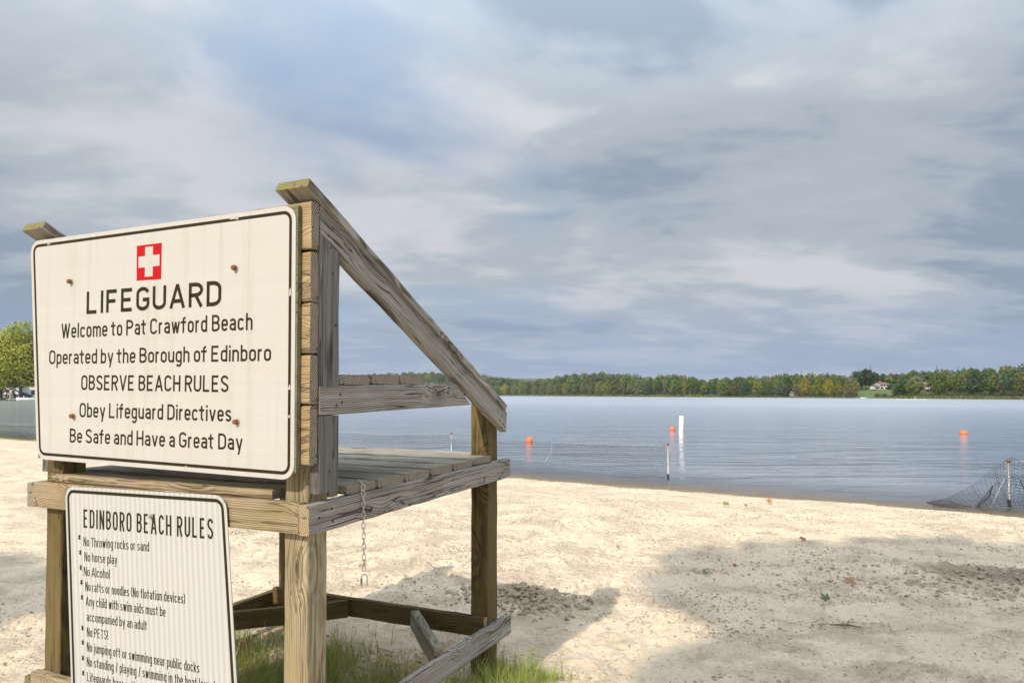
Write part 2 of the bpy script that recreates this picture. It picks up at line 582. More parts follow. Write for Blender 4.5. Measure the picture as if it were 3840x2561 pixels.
M_ROPE = plain('white_rope', (0.48, 0.46, 0.42), 0.8)
M_ORANGE = plain('orange_buoy_plastic', (0.76, 0.15, 0.05), 0.4, 0.08, 5)
M_WHITE = plain('white_paint', (0.76, 0.76, 0.74), 0.5, 0.06, 4)
M_RUST = plain('rust', (0.17, 0.07, 0.04), 0.8, 0.4, 50)
M_ALGAE = plain('algae_black', (0.02, 0.022, 0.015), 0.6)


def sign_mat():
    m, t = material('reflective_sign_sheeting')
    co = t.add('ShaderNodeTexCoord').outputs['Object']
    d = t.mapping(co, (1, 1, 1), (0, R(45), 0))
    ch = t.add('ShaderNodeTexChecker', {'Vector': d, 'Scale': 260.0, 'Color1': (1, 1, 1, 1), 'Color2': (0, 0, 0, 1)}).outputs['Fac']
    bands = t.noise(t.mapping(co, (0.25, 1, 28)), 1.0, 3, 0.6)
    blot = t.noise(co, 3.0, 4, 0.55)
    col = t.mix(bands, (0.47, 0.46, 0.435), (0.55, 0.53, 0.49))
    col = t.mix(t.math('MULTIPLY', ch, 0.10), col, (0.45, 0.45, 0.45))
    col = t.mix(t.math('MULTIPLY', t.ramp(blot, [(0.5, (0, 0, 0)), (0.75, (1, 1, 1))]), 0.25), col, (0.47, 0.43, 0.34))
    streak = t.noise(t.mapping(co, (22, 1, 0.9)), 1.0, 4, 0.6)
    col = t.mix(t.math('MULTIPLY', t.ramp(streak, [(0.52, (0, 0, 0)), (0.74, (1, 1, 1))]), 0.30), col, (0.36, 0.32, 0.24))
    sc_ = t.noise(t.mapping(co, (3, 1, 60), (0, 0.5, 0)), 1.0, 5, 0.7)
    col = t.mix(t.math('MULTIPLY', t.ramp(sc_, [(0.66, (0, 0, 0)), (0.70, (1, 1, 1))]), 0.35), col, (0.34, 0.32, 0.28))
    t.out(t.principled(col, 0.45, None, **{'Specular IOR Level': 0.25}))
    return m


M_SIGN = sign_mat()
m, t = material('reflective_sign_sheeting_vertical')
co = t.add('ShaderNodeTexCoord').outputs['Object']
sx = t.add('ShaderNodeSeparateXYZ', {0: co})
wv = t.math('SINE', t.math('MULTIPLY', t.math('ADD', sx.outputs[0], t.math('MULTIPLY', sx.outputs[2], 0.07)), 2 * math.pi / 0.027))
wv = t.math('ADD', t.math('MULTIPLY', wv, 0.5), 0.5)
col = t.mix(wv, (0.42, 0.425, 0.44), (0.55, 0.53, 0.485))
bl = t.noise(co, 2.2, 3, 0.5)
col = t.mix(t.math('MULTIPLY', t.ramp(bl, [(0.45, (0, 0, 0)), (0.7, (1, 1, 1))]), 0.35), col, (0.41, 0.45, 0.45))
t.out(t.principled(col, 0.38))
M_SIGN2 = m

# ================================================================ THE BEACH
def axis(segments):
    out = []
    for a, b, step in segments:
        n = max(1, int(round((b - a) / step)))
        out += list(np.linspace(a, b, n, endpoint=False))
    out.append(segments[-1][1])
    return np.array(out)


ax = axis([(-400, -80, 20), (-80, -30, 2), (-30, -8, 0.14), (-8, -4, 0.07), (-4, -1, 0.035), (-1, 5, 0.018), (5, 13, 0.04), (13, 30, 0.5), (30, 120, 6), (120, 400, 20)])
ay = axis([(-400, -60, 20), (-60, -10, 3), (-10, 1.5, 0.4), (1.5, 2.6, 0.06), (2.6, 7.5, 0.018), (7.5, 17, 0.04), (17, 34, 0.10), (34, 70, 1.5), (70, 260, 12)])
GX, GY = np.meshgrid(ax, ay)


def ground_base(x, y):
    s = shore_s(x, y)
    k = np.clip(s / 9.5, 0, None)
    prof = np.where(s > 0, 0.5 * (1 - np.exp(-2.2 * k)) / (1 - math.exp(-2.2) + 0.09), s * 0.075)
    prof = prof + 0.035 * np.exp(-((s - 0.5) / 0.35) ** 2)
    z = WATER_Z + prof
    return np.maximum(z, -3.0)


H = ground_base(GX, GY)
dist = np.hypot(GX, GY)
fade = np.clip(1 - (dist - 40) / 60, 0, 1)
inland = np.clip((shore_s(GX, GY) + 0.3) / 1.2, 0.15, 1)
H = H + fade * inland * (0.10 * fbm(GX, GY, 0.45, 3, 1) + 0.022 * fbm(GX, GY, 1.9, 3, 5) + 0.012 * fbm(GX, GY, 9.0, 3, 9))
rough = fbm(GX, GY, 13.0, 4, 41)
patch = np.clip(fbm(GX, GY, 1.6, 4, 51) * 3.0 + 0.25, 0, 1)
H = H + fade * inland * (0.030 * patch * np.clip(rough, -0.1, 1) + 0.004 * rough)
damp = 0.12 * patch * np.clip(rough * 2.2, 0, 1)


def local(cx, cy, r):
    i0, i1 = np.searchsorted(ax, [cx - r, cx + r])
    j0, j1 = np.searchsorted(ay, [cy - r, cy + r])
    return slice(j0, j1), slice(i0, i1)


for k in range(2300):                                    # scuffs and footprints
    px = random.uniform(-22, 11)
    py = random.uniform(2.0, 28)
    if k < 900:
        px = random.uniform(-3.5, 8)
        py = random.uniform(2.2, 10)
    if (15.75 - 0.62 * px - py) < 0.5:
        continue
    r_ = random.uniform(0.03, 0.09)
    sl = local(px, py, r_ * 3.2)
    X_, Y_ = GX[sl] - px, GY[sl] - py
    if X_.size == 0:
        continue
    an = random.uniform(-0.9, 0.9) + 1.0
    u_ = X_ * math.cos(an) + Y_ * math.sin(an)
    v_ = -X_ * math.sin(an) + Y_ * math.cos(an)
    q = (u_ / (r_ * 1.8)) ** 2 + (v_ / r_) ** 2
    dpt = random.uniform(0.004, 0.020)
    H[sl] += dpt * (-np.exp(-q * 1.6) + 0.7 * np.exp(-(np.sqrt(q) - 1.2) ** 2 * 14))


for tr_ in range(22):                                    # trails of footprints
    px, py = random.uniform(-3, 7.5), random.uniform(2.6, 9.5)
    hd = random.uniform(-0.7, 0.7) + random.choice((0, math.pi))
    for st in range(random.randint(3, 8)):
        hd += random.uniform(-.12, .12)
        px += 0.58 * math.cos(hd)
        py += 0.58 * math.sin(hd)
        if (15.75 - 0.62 * px - py) < 0.6 or py < 2.3:
            break
        side = 0.09 if st % 2 else -0.09
        fx_, fy_ = px - side * math.sin(hd), py + side * math.cos(hd)
        sl = local(fx_, fy_, 0.34)
        X_, Y_ = GX[sl] - fx_, GY[sl] - fy_
        if X_.size == 0:
            continue
        u_ = X_ * math.cos(hd) + Y_ * math.sin(hd)
        v_ = -X_ * math.sin(hd) + Y_ * math.cos(hd)
        q = np.sqrt((u_ / 0.145) ** 2 + (v_ / (0.055 + 0.012 * np.sign(u_))) ** 2) * (1 + 0.35 * fbm(GX[sl], GY[sl], 8, 2, 61))
        H[sl] += random.uniform(.6, 1.2) * (-0.026 / (1 + np.exp((q - 1) * 9)) + 0.014 * np.exp(-(q - 1.25) ** 2 * 12))


def pile(cx, cy, rx, ry, ang, h, dampness=1.0, dig=0.0):
    sl = local(cx, cy, max(rx, ry) * 2.0)
    X_, Y_ = GX[sl] - cx, GY[sl] - cy
    u_ = (X_ * math.cos(ang) + Y_ * math.sin(ang)) / rx
    v_ = (-X_ * math.sin(ang) + Y_ * math.cos(ang)) / ry
    q = u_ ** 2 + v_ ** 2
    g = np.exp(-q * 1.3)
    lump = fbm(GX[sl], GY[sl], 9.0, 4, 21)
    H[sl] += g * (h * (0.75 + 0.6 * lump) + 0.05 * np.abs(fbm(GX[sl], GY[sl], 16, 3, 31)))
    damp[sl] = np.maximum(damp[sl], dampness * np.clip(g * 1.25, 0, 1))


pile(0.06, 4.95, 0.30, 0.22, 0.2, 0.09, 1.0)
pile(-0.35, 4.75, 0.50, 0.14, 0.1, 0.03, 0.45)
pile(4.15, 5.75, 1.05, 0.42, -0.55, 0.07, 0.62)
pile(5.3, 5.2, 1.0, 0.4, -0.5, 0.05, 0.6)
pile(2.25, 3.6, 0.8, 0.3, -0.4, 0.02, 0.40)
pile(3.0, 4.2, 0.7, 0.25, 0.3, 0.02, 0.35)
pile(1.2, 7.6, 0.5, 0.16, 0.3, 0.02, 0.42)
pile(0.55, 3.75, 0.35, 0.2, 0.5, 0.02, 0.35)
pile(3.4, 3.2, 0.9, 0.3, 0.1, 0.02, 0.42)
for k in range(60):
    cx_, cy_ = random.uniform(-8, 8), random.uniform(3, 12)
    if 15.75 - 0.62 * cx_ - cy_ > 1:
        pile(cx_, cy_, random.uniform(0.08, 0.3), random.uniform(0.05, 0.12), random.uniform(-0.6, 0.6), 0.012, random.uniform(0.3, 0.5))
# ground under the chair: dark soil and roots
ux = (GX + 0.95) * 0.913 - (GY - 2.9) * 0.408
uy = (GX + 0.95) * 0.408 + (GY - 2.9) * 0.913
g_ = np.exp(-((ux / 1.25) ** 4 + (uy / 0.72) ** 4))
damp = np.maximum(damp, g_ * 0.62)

nx, ny = len(ax), len(ay)
co = np.stack([GX.ravel(), GY.ravel(), H.ravel()], 1)
idx = np.arange(nx * ny).reshape(ny, nx)
q = np.stack([idx[:-1, :-1].ravel(), idx[:-1, 1:].ravel(), idx[1:, 1:].ravel(), idx[1:, :-1].ravel()], 1)
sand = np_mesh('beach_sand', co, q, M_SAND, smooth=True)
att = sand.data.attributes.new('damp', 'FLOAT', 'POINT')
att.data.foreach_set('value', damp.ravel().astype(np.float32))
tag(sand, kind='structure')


def ground_z(x, y):
    i = min(max(np.searchsorted(ax, x) - 1, 0), nx - 2)
    j = min(max(np.searchsorted(ay, y) - 1, 0), ny - 2)
    fx = (x - ax[i]) / (ax[i + 1] - ax[i])
    fy = (y - ay[j]) / (ay[j + 1] - ay[j])
    return float((H[j, i] * (1 - fx) + H[j, i + 1] * fx) * (1 - fy) + (H[j + 1, i] * (1 - fx) + H[j + 1, i + 1] * fx) * fy)


lake = mesh_obj('lake', [(-6000, -40, WATER_Z), (6000, -40, WATER_Z), (6000, 9000, WATER_Z), (-6000, 9000, WATER_Z)],
                [(0, 1, 2, 3)], M_WATER)
tag(lake, kind='structure')

# ================================================================ THE LIFEGUARD CHAIR
TH = R(24.1)
DZ = 1.076
CHAIR_LOC = (-0.680, 2.300, 0.0)


def chair_world(X, Y, Z):
    return Vector((CHAIR_LOC[0] + X * math.cos(TH) + Y * math.sin(TH),
                   CHAIR_LOC[1] - X * math.sin(TH) + Y * math.cos(TH), Z + DZ))


chair = thing('lifeguard_chair', 'weathered wooden lifeguard chair seen from behind, standing on four posts in the sand', 'lifeguard chair',
              CHAIR_LOC, -TH)


def board(name, a, b, wdir, w, th, mat, endm, parent=chair, jit=0.0014, r=0.006, n=None, ends=None):
    """a board from a to b (chair X, Y, Z); ends = (fa, fb) shear of the end cuts along the width"""
    a = Vector((a[0], a[1], a[2] + DZ))
    b = Vector((b[0], b[1], b[2] + DZ))
    L = (b - a).length
    xd = (b - a).normalized()
    wd = Vector(wdir)
    wd = (wd - xd * wd.dot(xd)).normalized()
    zd = xd.cross(wd)
    r = min(r, w * 0.3, th * 0.3)
    prof = []
    for sx, sy, a0 in ((1, 1, 0), (-1, 1, 90), (-1, -1, 180), (1, -1, 270)):
        for da in (0, 45, 90):
            an = R(a0 + da)
            prof.append((sx * (w / 2 - r) + r * math.cos(an), sy * (th / 2 - r) + r * math.sin(an)))
    n = n or max(3, int(L / 0.09))
    P = len(prof)
    V, F, MI = [], [], []
    for i in range(n + 1):
        f = i / n
        ox = random.uniform(-jit, jit)
        oy = random.uniform(-jit, jit)
        for (py, pz) in prof:
            x = (f - 0.5) * L
            if ends:
                x += (ends[0] * (1 - f) + ends[1] * f) * py
            if i in (0, n):
                x += random.uniform(-0.0015, 0.0015)
            V.append((x, py + ox + random.uniform(-.0005, .0005), pz + oy + random.uniform(-.0005, .0005)))
    for i in range(n):
        for k in range(P):
            k2 = (k + 1) % P
            F.append((i * P + k, i * P + k2, (i + 1) * P + k2, (i + 1) * P + k))
            MI.append(0)
    F.append(tuple(range(P))[::-1])
    F.append(tuple(n * P + k for k in range(P)))
    MI += [1, 1]
    o = mesh_obj(name, V, F, [mat, endm], parent, False, MI)
    M = Matrix((xd, wd, zd)).transposed().to_4x4()
    M.translation = (a + b) / 2
    o.matrix_local = M
    BM[o.name] = M.copy()
    return o


BM = {}
screw_me = None


def screw(parent_obj, X, Y, Z, normal=(1, 0, 0)):
    """a sunk screw head; position in chair coordinates"""
    global screw_me
    if screw_me is None:
        mb = MB()
        mb.lathe([(0.0045, -0.004), (0.0052, 0.0), (0.0045, 0.0006), (0.001, 0.0002), (0.0, 0.0002)], n=8)
        tmp = mb.build('screw', M_SCREW)
        screw_me = tmp.data
        COL.objects.unlink(tmp)
        bpy.data.objects.remove(tmp)
    o = link(bpy.data.objects.new('screw', screw_me), parent_obj)
    Mw = Vector(normal).to_track_quat('Z', 'Y').to_matrix().to_4x4()
    Mw.translation = Vector((X, Y, Z + DZ))
    o.matrix_local = BM[parent_obj.name].inverted() @ Mw
    return o


G0 = -1.16
Zup = (0, 0, 1)
Xd = (1, 0, 0)
Yd = (0, 1, 0)
# posts
board('post', (-0.0915, 0.092, G0), (-0.0915, 0.092, 0.99), Xd, 0.103, 0.103, W_POST, E_TAN)
board('post', (-1.4015, 0.092, G0), (-1.4015, 0.092, 0.99), Xd, 0.103, 0.103, W_OLIVE, E_TAN)
board('post', (-0.0915, 1.5025, G0), (-0.0915, 1.5025, 0.325), Yd, 0.117, 0.103, W_OLIVE, E_GREY, ends=(0, -0.5))
board('post', (-1.4215, 1.5025, G0), (-1.4215, 1.5025, 0.325), Yd, 0.117, 0.103, W_OLIVE, E_GREY, ends=(0, -0.5))
# platform frame
sb = board('side_beam', (-0.0225, 0.0, -0.050), (-0.0225, 1.642, -0.032), Zup, 0.104, 0.044, W_GREY, E_TAN)
board('side_beam', (-1.497, 0.0, -0.050), (-1.497, 1.642, -0.034), Zup, 0.102, 0.042, W_GREY, E_GREY)
board('front_beam', (-1.4745, 0.020, -0.049), (-0.046, 0.020, -0.047), Zup, 0.106, 0.040, W_FRONT, E_TAN)
board('rear_beam', (-1.350, 1.625, -0.04), (-0.15, 1.625, -0.036), Zup, 0.10, 0.036, W_GREY, E_TAN)
# platform planks
board('platform_plank', (-1.420, 0.083, 0.0225), (-0.188, 0.083, 0.0215), Yd, 0.118, 0.034, W_FRONT, E_GREY, r=0.011)
board('platform_plank', (-1.445, 0.178, 0.020), (-0.045, 0.178, 0.020), Yd, 0.054, 0.034, W_OLIVE, E_GREY, r=0.009)
pk = [(0.212, 0.390), (0.404, 0.583), (0.598, 0.790), (0.808, 1.000), (1.016, 1.206), (1.224, 1.422)]
for i, (y0, y1) in enumerate(pk):
    zz = 0.0205 + 0.0115 * (y0 + y1) / 2
    board('platform_plank', (-1.50, (y0 + y1) / 2, zz), (-0.008 + random.uniform(-.006, .004), (y0 + y1) / 2, zz), Yd, y1 - y0, 0.034,
          W_DECK, E_GREY, r=0.010)
board('platform_plank', (-1.365, 1.528, 0.034), (-0.147, 1.528, 0.034), Yd, 0.19, 0.034, W_DECK, E_TAN, r=0.008)
# uprights nailed to the posts (upper and lower pieces, each side)
up1 = board('upright', (-0.019, 0.097, 0.400), (-0.019, 0.097, 0.960), Yd, 0.108, 0.042, W_DARKGREY, E_GREY, ends=(0, -0.5))
up2 = board('upright', (-0.019, 0.097, 0.034), (-0.019, 0.097, 0.300), Yd, 0.108, 0.042, W_DARKGREY, E_GREY)
board('upright', (-1.474, 0.097, 0.044), (-1.474, 0.097, 0.960), Yd, 0.108, 0.040, W_DARKGREY, E_GREY, ends=(0, -0.5))
# seat rails and seat
rl = board('seat_rail', (-0.019, 0.045, 0.352), (-0.019, 1.090, 0.373), Zup, 0.102, 0.044, W_GREY, E_TAN, ends=(0.0, -1.55))
board('seat_rail', (-1.474, 0.045, 0.352), (-1.474, 1.090, 0.373), Zup, 0.102, 0.040, W_GREY, E_TAN, ends=(0.0, -1.55))
for (y0, y1, z_) in ((0.157, 0.337, 0.428), (0.351, 0.540, 0.432), (0.552, 0.738, 0.437)):
    board('seat_plank', (-1.490, (y0 + y1) / 2, z_), (-0.001, (y0 + y1) / 2, z_), Yd, y1 - y0, 0.036, W_DECK, E_GREY, r=0.012)
# sloping arms and their caps
al = math.atan2(0.285 - 1.036, 1.581 - 0.036)
ca = Vector((0, math.cos(al), math.sin(al)))
arm = board('arm', (-0.019, 0.044, 0.9805), (-0.019, 1.588, 0.222), Zup, 0.1035, 0.043, W_GREY, E_GREY, ends=(-0.49, -0.35))
board('arm', (-1.474, 0.044, 0.9805), (-1.474, 1.588, 0.222), Zup, 0.1035, 0.040, W_GREY, E_GREY, ends=(-0.49, -0.35))
cn = Vector((0, -ca.z, ca.y))
for xc, ea in ((-0.055, E_MOSS), (-1.452, E_MOSS)):
    ctr = [Vector((xc, -0.030, 1.0835)), Vector((xc, 1.560, 0.302))]
    board('arm_cap', ctr[0], ctr[1], Xd, 0.140, 0.034, W_GREY, ea, r=0.005, n=24)
# backrest boards
for (z0, z1) in ((0.868, 1.030), (0.689, 0.859), (0.514, 0.684), (0.342, 0.508), (0.134, 0.334)):
    board('backrest_board', (-1.452, 0.0205, (z0 + z1) / 2), (random.uniform(-0.003, 0.003), 0.0205, (z0 + z1) / 2), Zup, z1 - z0, 0.039,
          W_TAN, E_GREY, r=0.008)
# frame round the feet
lb = board('lower_beam', (-0.020, -0.02, -0.852), (-0.020, 1.648, -0.892), Zup, 0.108, 0.042, W_GREY, E_TAN, r=0.012)
board('lower_beam', (-1.499, 0.0, -0.866), (-1.499, 1.648, -0.876), Zup, 0.104, 0.042, W_OLIVE, E_MOSS)
board('lower_beam', (-1.477, 0.020, -0.845), (-0.044, 0.020, -0.845), Zup, 0.104, 0.040, W_FRONT, E_MOSS)
board('lower_beam', (-1.476, 1.4215, -0.848), (-0.043, 1.4215, -0.848), Zup, 0.102, 0.041, W_OLIVE, E_TAN)
cbm = board('corner_brace', (-0.456, 1.386, -0.850), (-0.042, 0.940, -0.850), Zup, 0.098, 0.048, W_DECK, E_TAN)
board('corner_brace', (-0.905, 1.386, -0.848), (-1.476, 0.820, -0.848), Zup, 0.098, 0.040, W_OLIVE, E_TAN)
board('corner_brace', (-0.905, 0.056, -0.850), (-1.476, 0.56, -0.850), Zup, 0.098, 0.040, W_OLIVE, E_TAN)
for X_, Y_, Z_ in ((0, 0.05, -0.05), (0, 0.115, -0.028), (0, 0.122, -0.072), (0, 1.575, 0.0), (0, 1.615, -0.012), (0, 1.54, -0.05), (0, 0.62, -0.09), (0, 1.32, -0.06)):
    screw(sb, X_ + 0.0005, Y_, Z_ + 0.002)
for Y_, Z_ in ((0.155, 0.375), (0.135, 0.335), (0.165, 0.345), (1.10, 0.375)):
    screw(rl, 0.0035, Y_, Z_)
for Y_, Z_ in ((0.11, 0.96), (0.085, 0.93), (0.10, 0.89), (0.14, 0.975), (1.53, 0.26), (1.50, 0.235), (1.545, 0.215)):
    screw(arm, 0.0030, Y_, Z_)
screw(up2, 0.0025, 0.10, 0.105)
screw(up1, 0.0025, 0.11, 0.80)
screw(up1, 0.0025, 0.13, 0.62)
for Y_, Z_ in ((1.58, -0.87), (1.63, -0.885)):
    screw(lb, 0.0015, Y_, Z_)

# ================================================================ STROKE LETTERING
def arc(cx, cy, rx, ry, a0, a1, n=None):
    n = n or max(3, int(abs(a1 - a0) / 18))
    return [(cx + rx * math.cos(R(a0 + (a1 - a0) * i / n)), cy + ry * math.sin(R(a0 + (a1 - a0) * i / n))) for i in range(n + 1)]


C0, C1, XH = 0.07, 0.93, 0.66


def stad(x0, y0, x1, y1, ry=None):
    rx = (x1 - x0) / 2
    ry = ry or rx
    cx = (x0 + x1) / 2
    return arc(cx, y1 - ry, rx, ry, 0, 180, 10) + arc(cx, y0 + ry, rx, ry, 180, 360, 10)


W_ = 0.42
LW = 0.31
CLOSE = 'closed'


def glyphs():
    g = {}
    r2 = W_ / 2
    ml = LW / 2
    g['L'] = (W_ * .92, [[(0, 1), (0, C0), (W_ * .92, C0)]])
    g['I'] = (0, [[(0, 0), (0, 1)]])
    g['F'] = (W_ * .92, [[(0, 0), (0, C1), (W_ * .92, C1)], [(0, .5), (W_ * .8, .5)]])
    g['E'] = (W_ * .95, [[(W_ * .95, C0), (0, C0), (0, C1), (W_ * .95, C1)], [(0, .51), (W_ * .82, .51)]])
    g['G'] = (W_, [arc(r2, C1 - r2, r2, r2, 15, 180) + arc(r2, C0 + r2, r2, r2, 180, 360) + [(W_, .46), (W_ * .5, .46)]])
    g['C'] = (W_, [arc(r2, C1 - r2, r2, r2, 12, 180) + arc(r2, C0 + r2, r2, r2, 180, 348)])
    g['O'] = (W_, [stad(0, C0, W_, C1), CLOSE])
    g['D'] = (W_, [[(0, C0), (0, C1)] + arc(W_ - .24, C1 - .24, .24, .24, 90, 0) + arc(W_ - .24, C0 + .24, .24, .24, 0, -90), CLOSE])
    g['U'] = (W_, [[(0, 1)] + arc(r2, C0 + r2, r2, r2, 180, 360) + [(W_, 1)]])
    g['A'] = (W_ * 1.18, [[(0, 0), (W_ * .59, 1)], [(W_ * .59, 1), (W_ * 1.18, 0)], [(W_ * .22, .30), (W_ * .96, .30)]])
    rb = .22
    g['R'] = (W_, [[(0, 0), (0, C1)] + arc(W_ - rb, C1 - rb, rb, rb, 90, -90) + [(0, C1 - 2 * rb)], [(W_ * .48, C1 - 2 * rb), (W_, 0)]])
    g['P'] = (W_, [[(0, 0), (0, C1)] + arc(W_ - rb, C1 - rb, rb, rb, 90, -90) + [(0, C1 - 2 * rb)]])
    r3, r4 = .205, .225
    g['B'] = (W_, [[(0, C0), (0, C1)] + arc(W_ - .025 - r3, C1 - r3, r3, r3, 90, -90) + [(0.0, C1 - 2 * r3)]
                   , [(0.05, C1 - 2 * r3)] + arc(W_ - r4, C0 + r4, r4, r4, 90, -90) + [(0, C0)]])
    g['S'] = (W_, [arc(r2, C1 - r2, r2, r2, 15, 180) + [(0.01, .66), (W_ * .3, .545), (W_ * .7, .455), (W_ - .01, .34)]
                   + arc(r2, C0 + r2, r2, r2, 0, -165)])
    g['V'] = (W_ * 1.1, [[(0, 1), (W_ * .55, 0)], [(W_ * .55, 0), (W_ * 1.1, 1)]])
    g['W'] = (W_ * 1.55, [[(0, 1), (W_ * .40, 0)], [(W_ * .40, 0), (W_ * .775, .98)], [(W_ * .775, .98), (W_ * 1.15, 0)], [(W_ * 1.15, 0), (W_ * 1.55, 1)]])
    g['H'] = (W_, [[(0, 0), (0, 1)], [(W_, 0), (W_, 1)], [(0, .5), (W_, .5)]])
    g['N'] = (W_, [[(0, 0), (0, 1)], [(0.0, 1), (W_, 0)], [(W_, 0), (W_, 1)]])
    g['T'] = (W_, [[(0, C1), (W_, C1)], [(r2, 0), (r2, C1)]])
    # lower case
    xl = XH
    g['o'] = (LW, [stad(0, C0, LW, xl), CLOSE])
    g['e'] = (LW, [[(LW - .01, .37), (0.0, .37)] if False else [(0, .37), (LW, .37)] + arc(ml, xl - ml, ml, ml, 0, 180) + arc(ml, C0 + ml, ml, ml, 180, 340)])
    g['c'] = (LW, [arc(ml, xl - ml, ml, ml, 18, 180) + arc(ml, C0 + ml, ml, ml, 180, 342)])
    ra = .155
    g['a'] = (LW, [arc(ml, xl - ml, ml, ml, 160, 0) + [(LW, 0)], [(LW, .40)] + arc(ra, .40 - ra - .005, ra, ra, 90, 270) + [(LW * .7, C0 + .01), (LW, .17)]])
    g['l'] = (0, [[(0, 0), (0, 1)]])
    g['i'] = (0, [[(0, 0), (0, .72)], [(0, .84), (0, .98)]])
    g['j'] = (.06, [[(.06, .72), (.06, -.12)] + arc(-.06, -.12, .12, .12, 0, -75), [(.06, .84), (.06, .98)]])
    g['m'] = (LW * 1.75, [[(0, 0), (0, .72)], arc(LW * .44, xl - LW * .44, LW * .44, LW * .44, 170, 0) + [(LW * .88, 0)],
                          arc(LW * 1.31, xl - LW * .44, LW * .44, LW * .44, 170, 0) + [(LW * 1.75, 0)]])
    g['n'] = (LW, [[(0, 0), (0, .72)], arc(ml, xl - ml, ml, ml, 172, 0) + [(LW, 0)]])
    g['h'] = (LW, [[(0, 0), (0, 1)], arc(ml, xl - ml, ml, ml, 172, 0) + [(LW, 0)]])
    g['u'] = (LW, [[(0, .72)] + arc(ml, C0 + ml, ml, ml, 180, 352), [(LW, .72), (LW, 0)]])
    g['r'] = (LW * .55, [[(0, 0), (0, .72)], arc(LW * .5, xl - LW * .5, LW * .5, LW * .5, 172, 78)])
    g['t'] = (LW * .72, [[(LW * .26, .93), (LW * .26, C0 + .11)] + arc(LW * .26 + .11, C0 + .11, .11, .11, 180, 280), [(-.10, xl), (LW * .85, xl)]])
    g['f'] = (LW * .72, [[(LW * .26, 0), (LW * .26, C1 - .12)] + arc(LW * .26 + .12, C1 - .12, .12, .12, 180, 80), [(-.10, xl), (LW * .85, xl)]])
    g['d'] = (LW, [[(LW, 0), (LW, 1)], arc(ml, xl - ml, ml, ml, 8, 180) + arc(ml, C0 + ml, ml, ml, 180, 352)])
    g['b'] = (LW, [[(0, 0), (0, 1)], arc(ml, xl - ml, ml, ml, 172, 0) + arc(ml, C0 + ml, ml, ml, 0, -172)])
    g['p'] = (LW, [[(0, -.27), (0, .72)], arc(ml, xl - ml, ml, ml, 172, 0) + arc(ml, C0 + ml, ml, ml, 0, -172)])
    g['g'] = (LW, [[(LW, .72), (LW, -.05)] + arc(ml, -.06, ml, ml, 0, -150), arc(ml, xl - ml, ml, ml, 8, 180) + arc(ml, C0 + ml, ml, ml, 180, 352)])
    g['y'] = (LW * 1.1, [[(0, .72), (LW * .57, .05)], [(LW * 1.1, .72), (LW * .42, -.27)]])
    g['v'] = (LW * 1.1, [[(0, .72), (LW * .55, 0)], [(LW * .55, 0), (LW * 1.1, .72)]])
    g['w'] = (LW * 1.6, [[(0, .72), (LW * .42, 0)], [(LW * .42, 0), (LW * .8, .70)], [(LW * .8, .70), (LW * 1.18, 0)], [(LW * 1.18, 0), (LW * 1.6, .72)]])
    g['k'] = (LW, [[(0, 0), (0, 1)], [(LW, .72), (0.02, .27)], [(LW * .34, .42), (LW * 1.04, 0)]])
    rs = .15
    g['s'] = (LW * .95, [arc(LW * .475, xl - rs, LW * .475, rs, 20, 180) + [(.02, .45), (LW * .3, .385), (LW * .7, .335), (LW * .93, .26)]
                         + arc(LW * .475, C0 + rs, LW * .475, rs, 0, -160)])
    g['*'] = (.26, [[(.13, .99), (.13, .42)], [(0, .88), (.26, .54)], [(.26, .88), (0, .54)]])
    g['('] = (.12, [arc(.42, .5, .42, .66, 130, 230)])
    g[')'] = (.12, [arc(-.30, .5, .42, .66, 50, -50)])
    g['/'] = (.26, [[(0, -.05), (.26, 1.0)]])
    g['!'] = (0, [[(0, .26), (0, 1)], [(0, 0), (0, .14)]])
    return g


GL = glyphs()


def ribbon(pts, w, closed=False):
    """2-D ribbon with clamped mitres -> verts, quads"""
    clean = [pts[0]]
    for p in pts[1:]:
        if (p[0] - clean[-1][0]) ** 2 + (p[1] - clean[-1][1]) ** 2 > 1e-8:
            clean.append(p)
    if closed and (clean[0][0] - clean[-1][0]) ** 2 + (clean[0][1] - clean[-1][1]) ** 2 < 1e-6:
        clean.pop()
    P = [Vector(p) for p in clean]
    n = len(P)
    V = []
    for i in range(n):
        if closed:
            d0 = (P[i] - P[i - 1]).normalized()
            d1 = (P[(i + 1) % n] - P[i]).normalized()
        else:
            d0 = (P[i] - P[i - 1]).normalized() if i > 0 else (P[1] - P[0]).normalized()
            d1 = (P[i + 1] - P[i]).normalized() if i < n - 1 else d0
        nn = Vector((-d0.y, d0.x)) + Vector((-d1.y, d1.x))
        if nn.length < 1e-4:
            nn = Vector((-d0.y, d0.x))
        nn.normalize()
        c = max(0.45, nn.dot(Vector((-d1.y, d1.x))))
        V.append(P[i] + nn * (w / 2 / c))
        V.append(P[i] - nn * (w / 2 / c))
    F = [(2 * i, 2 * i + 1, 2 * i + 3, 2 * i + 2) for i in range(n - 1)]
    if closed:
        F.append((2 * n - 2, 2 * n - 1, 1, 0))
    return V, F


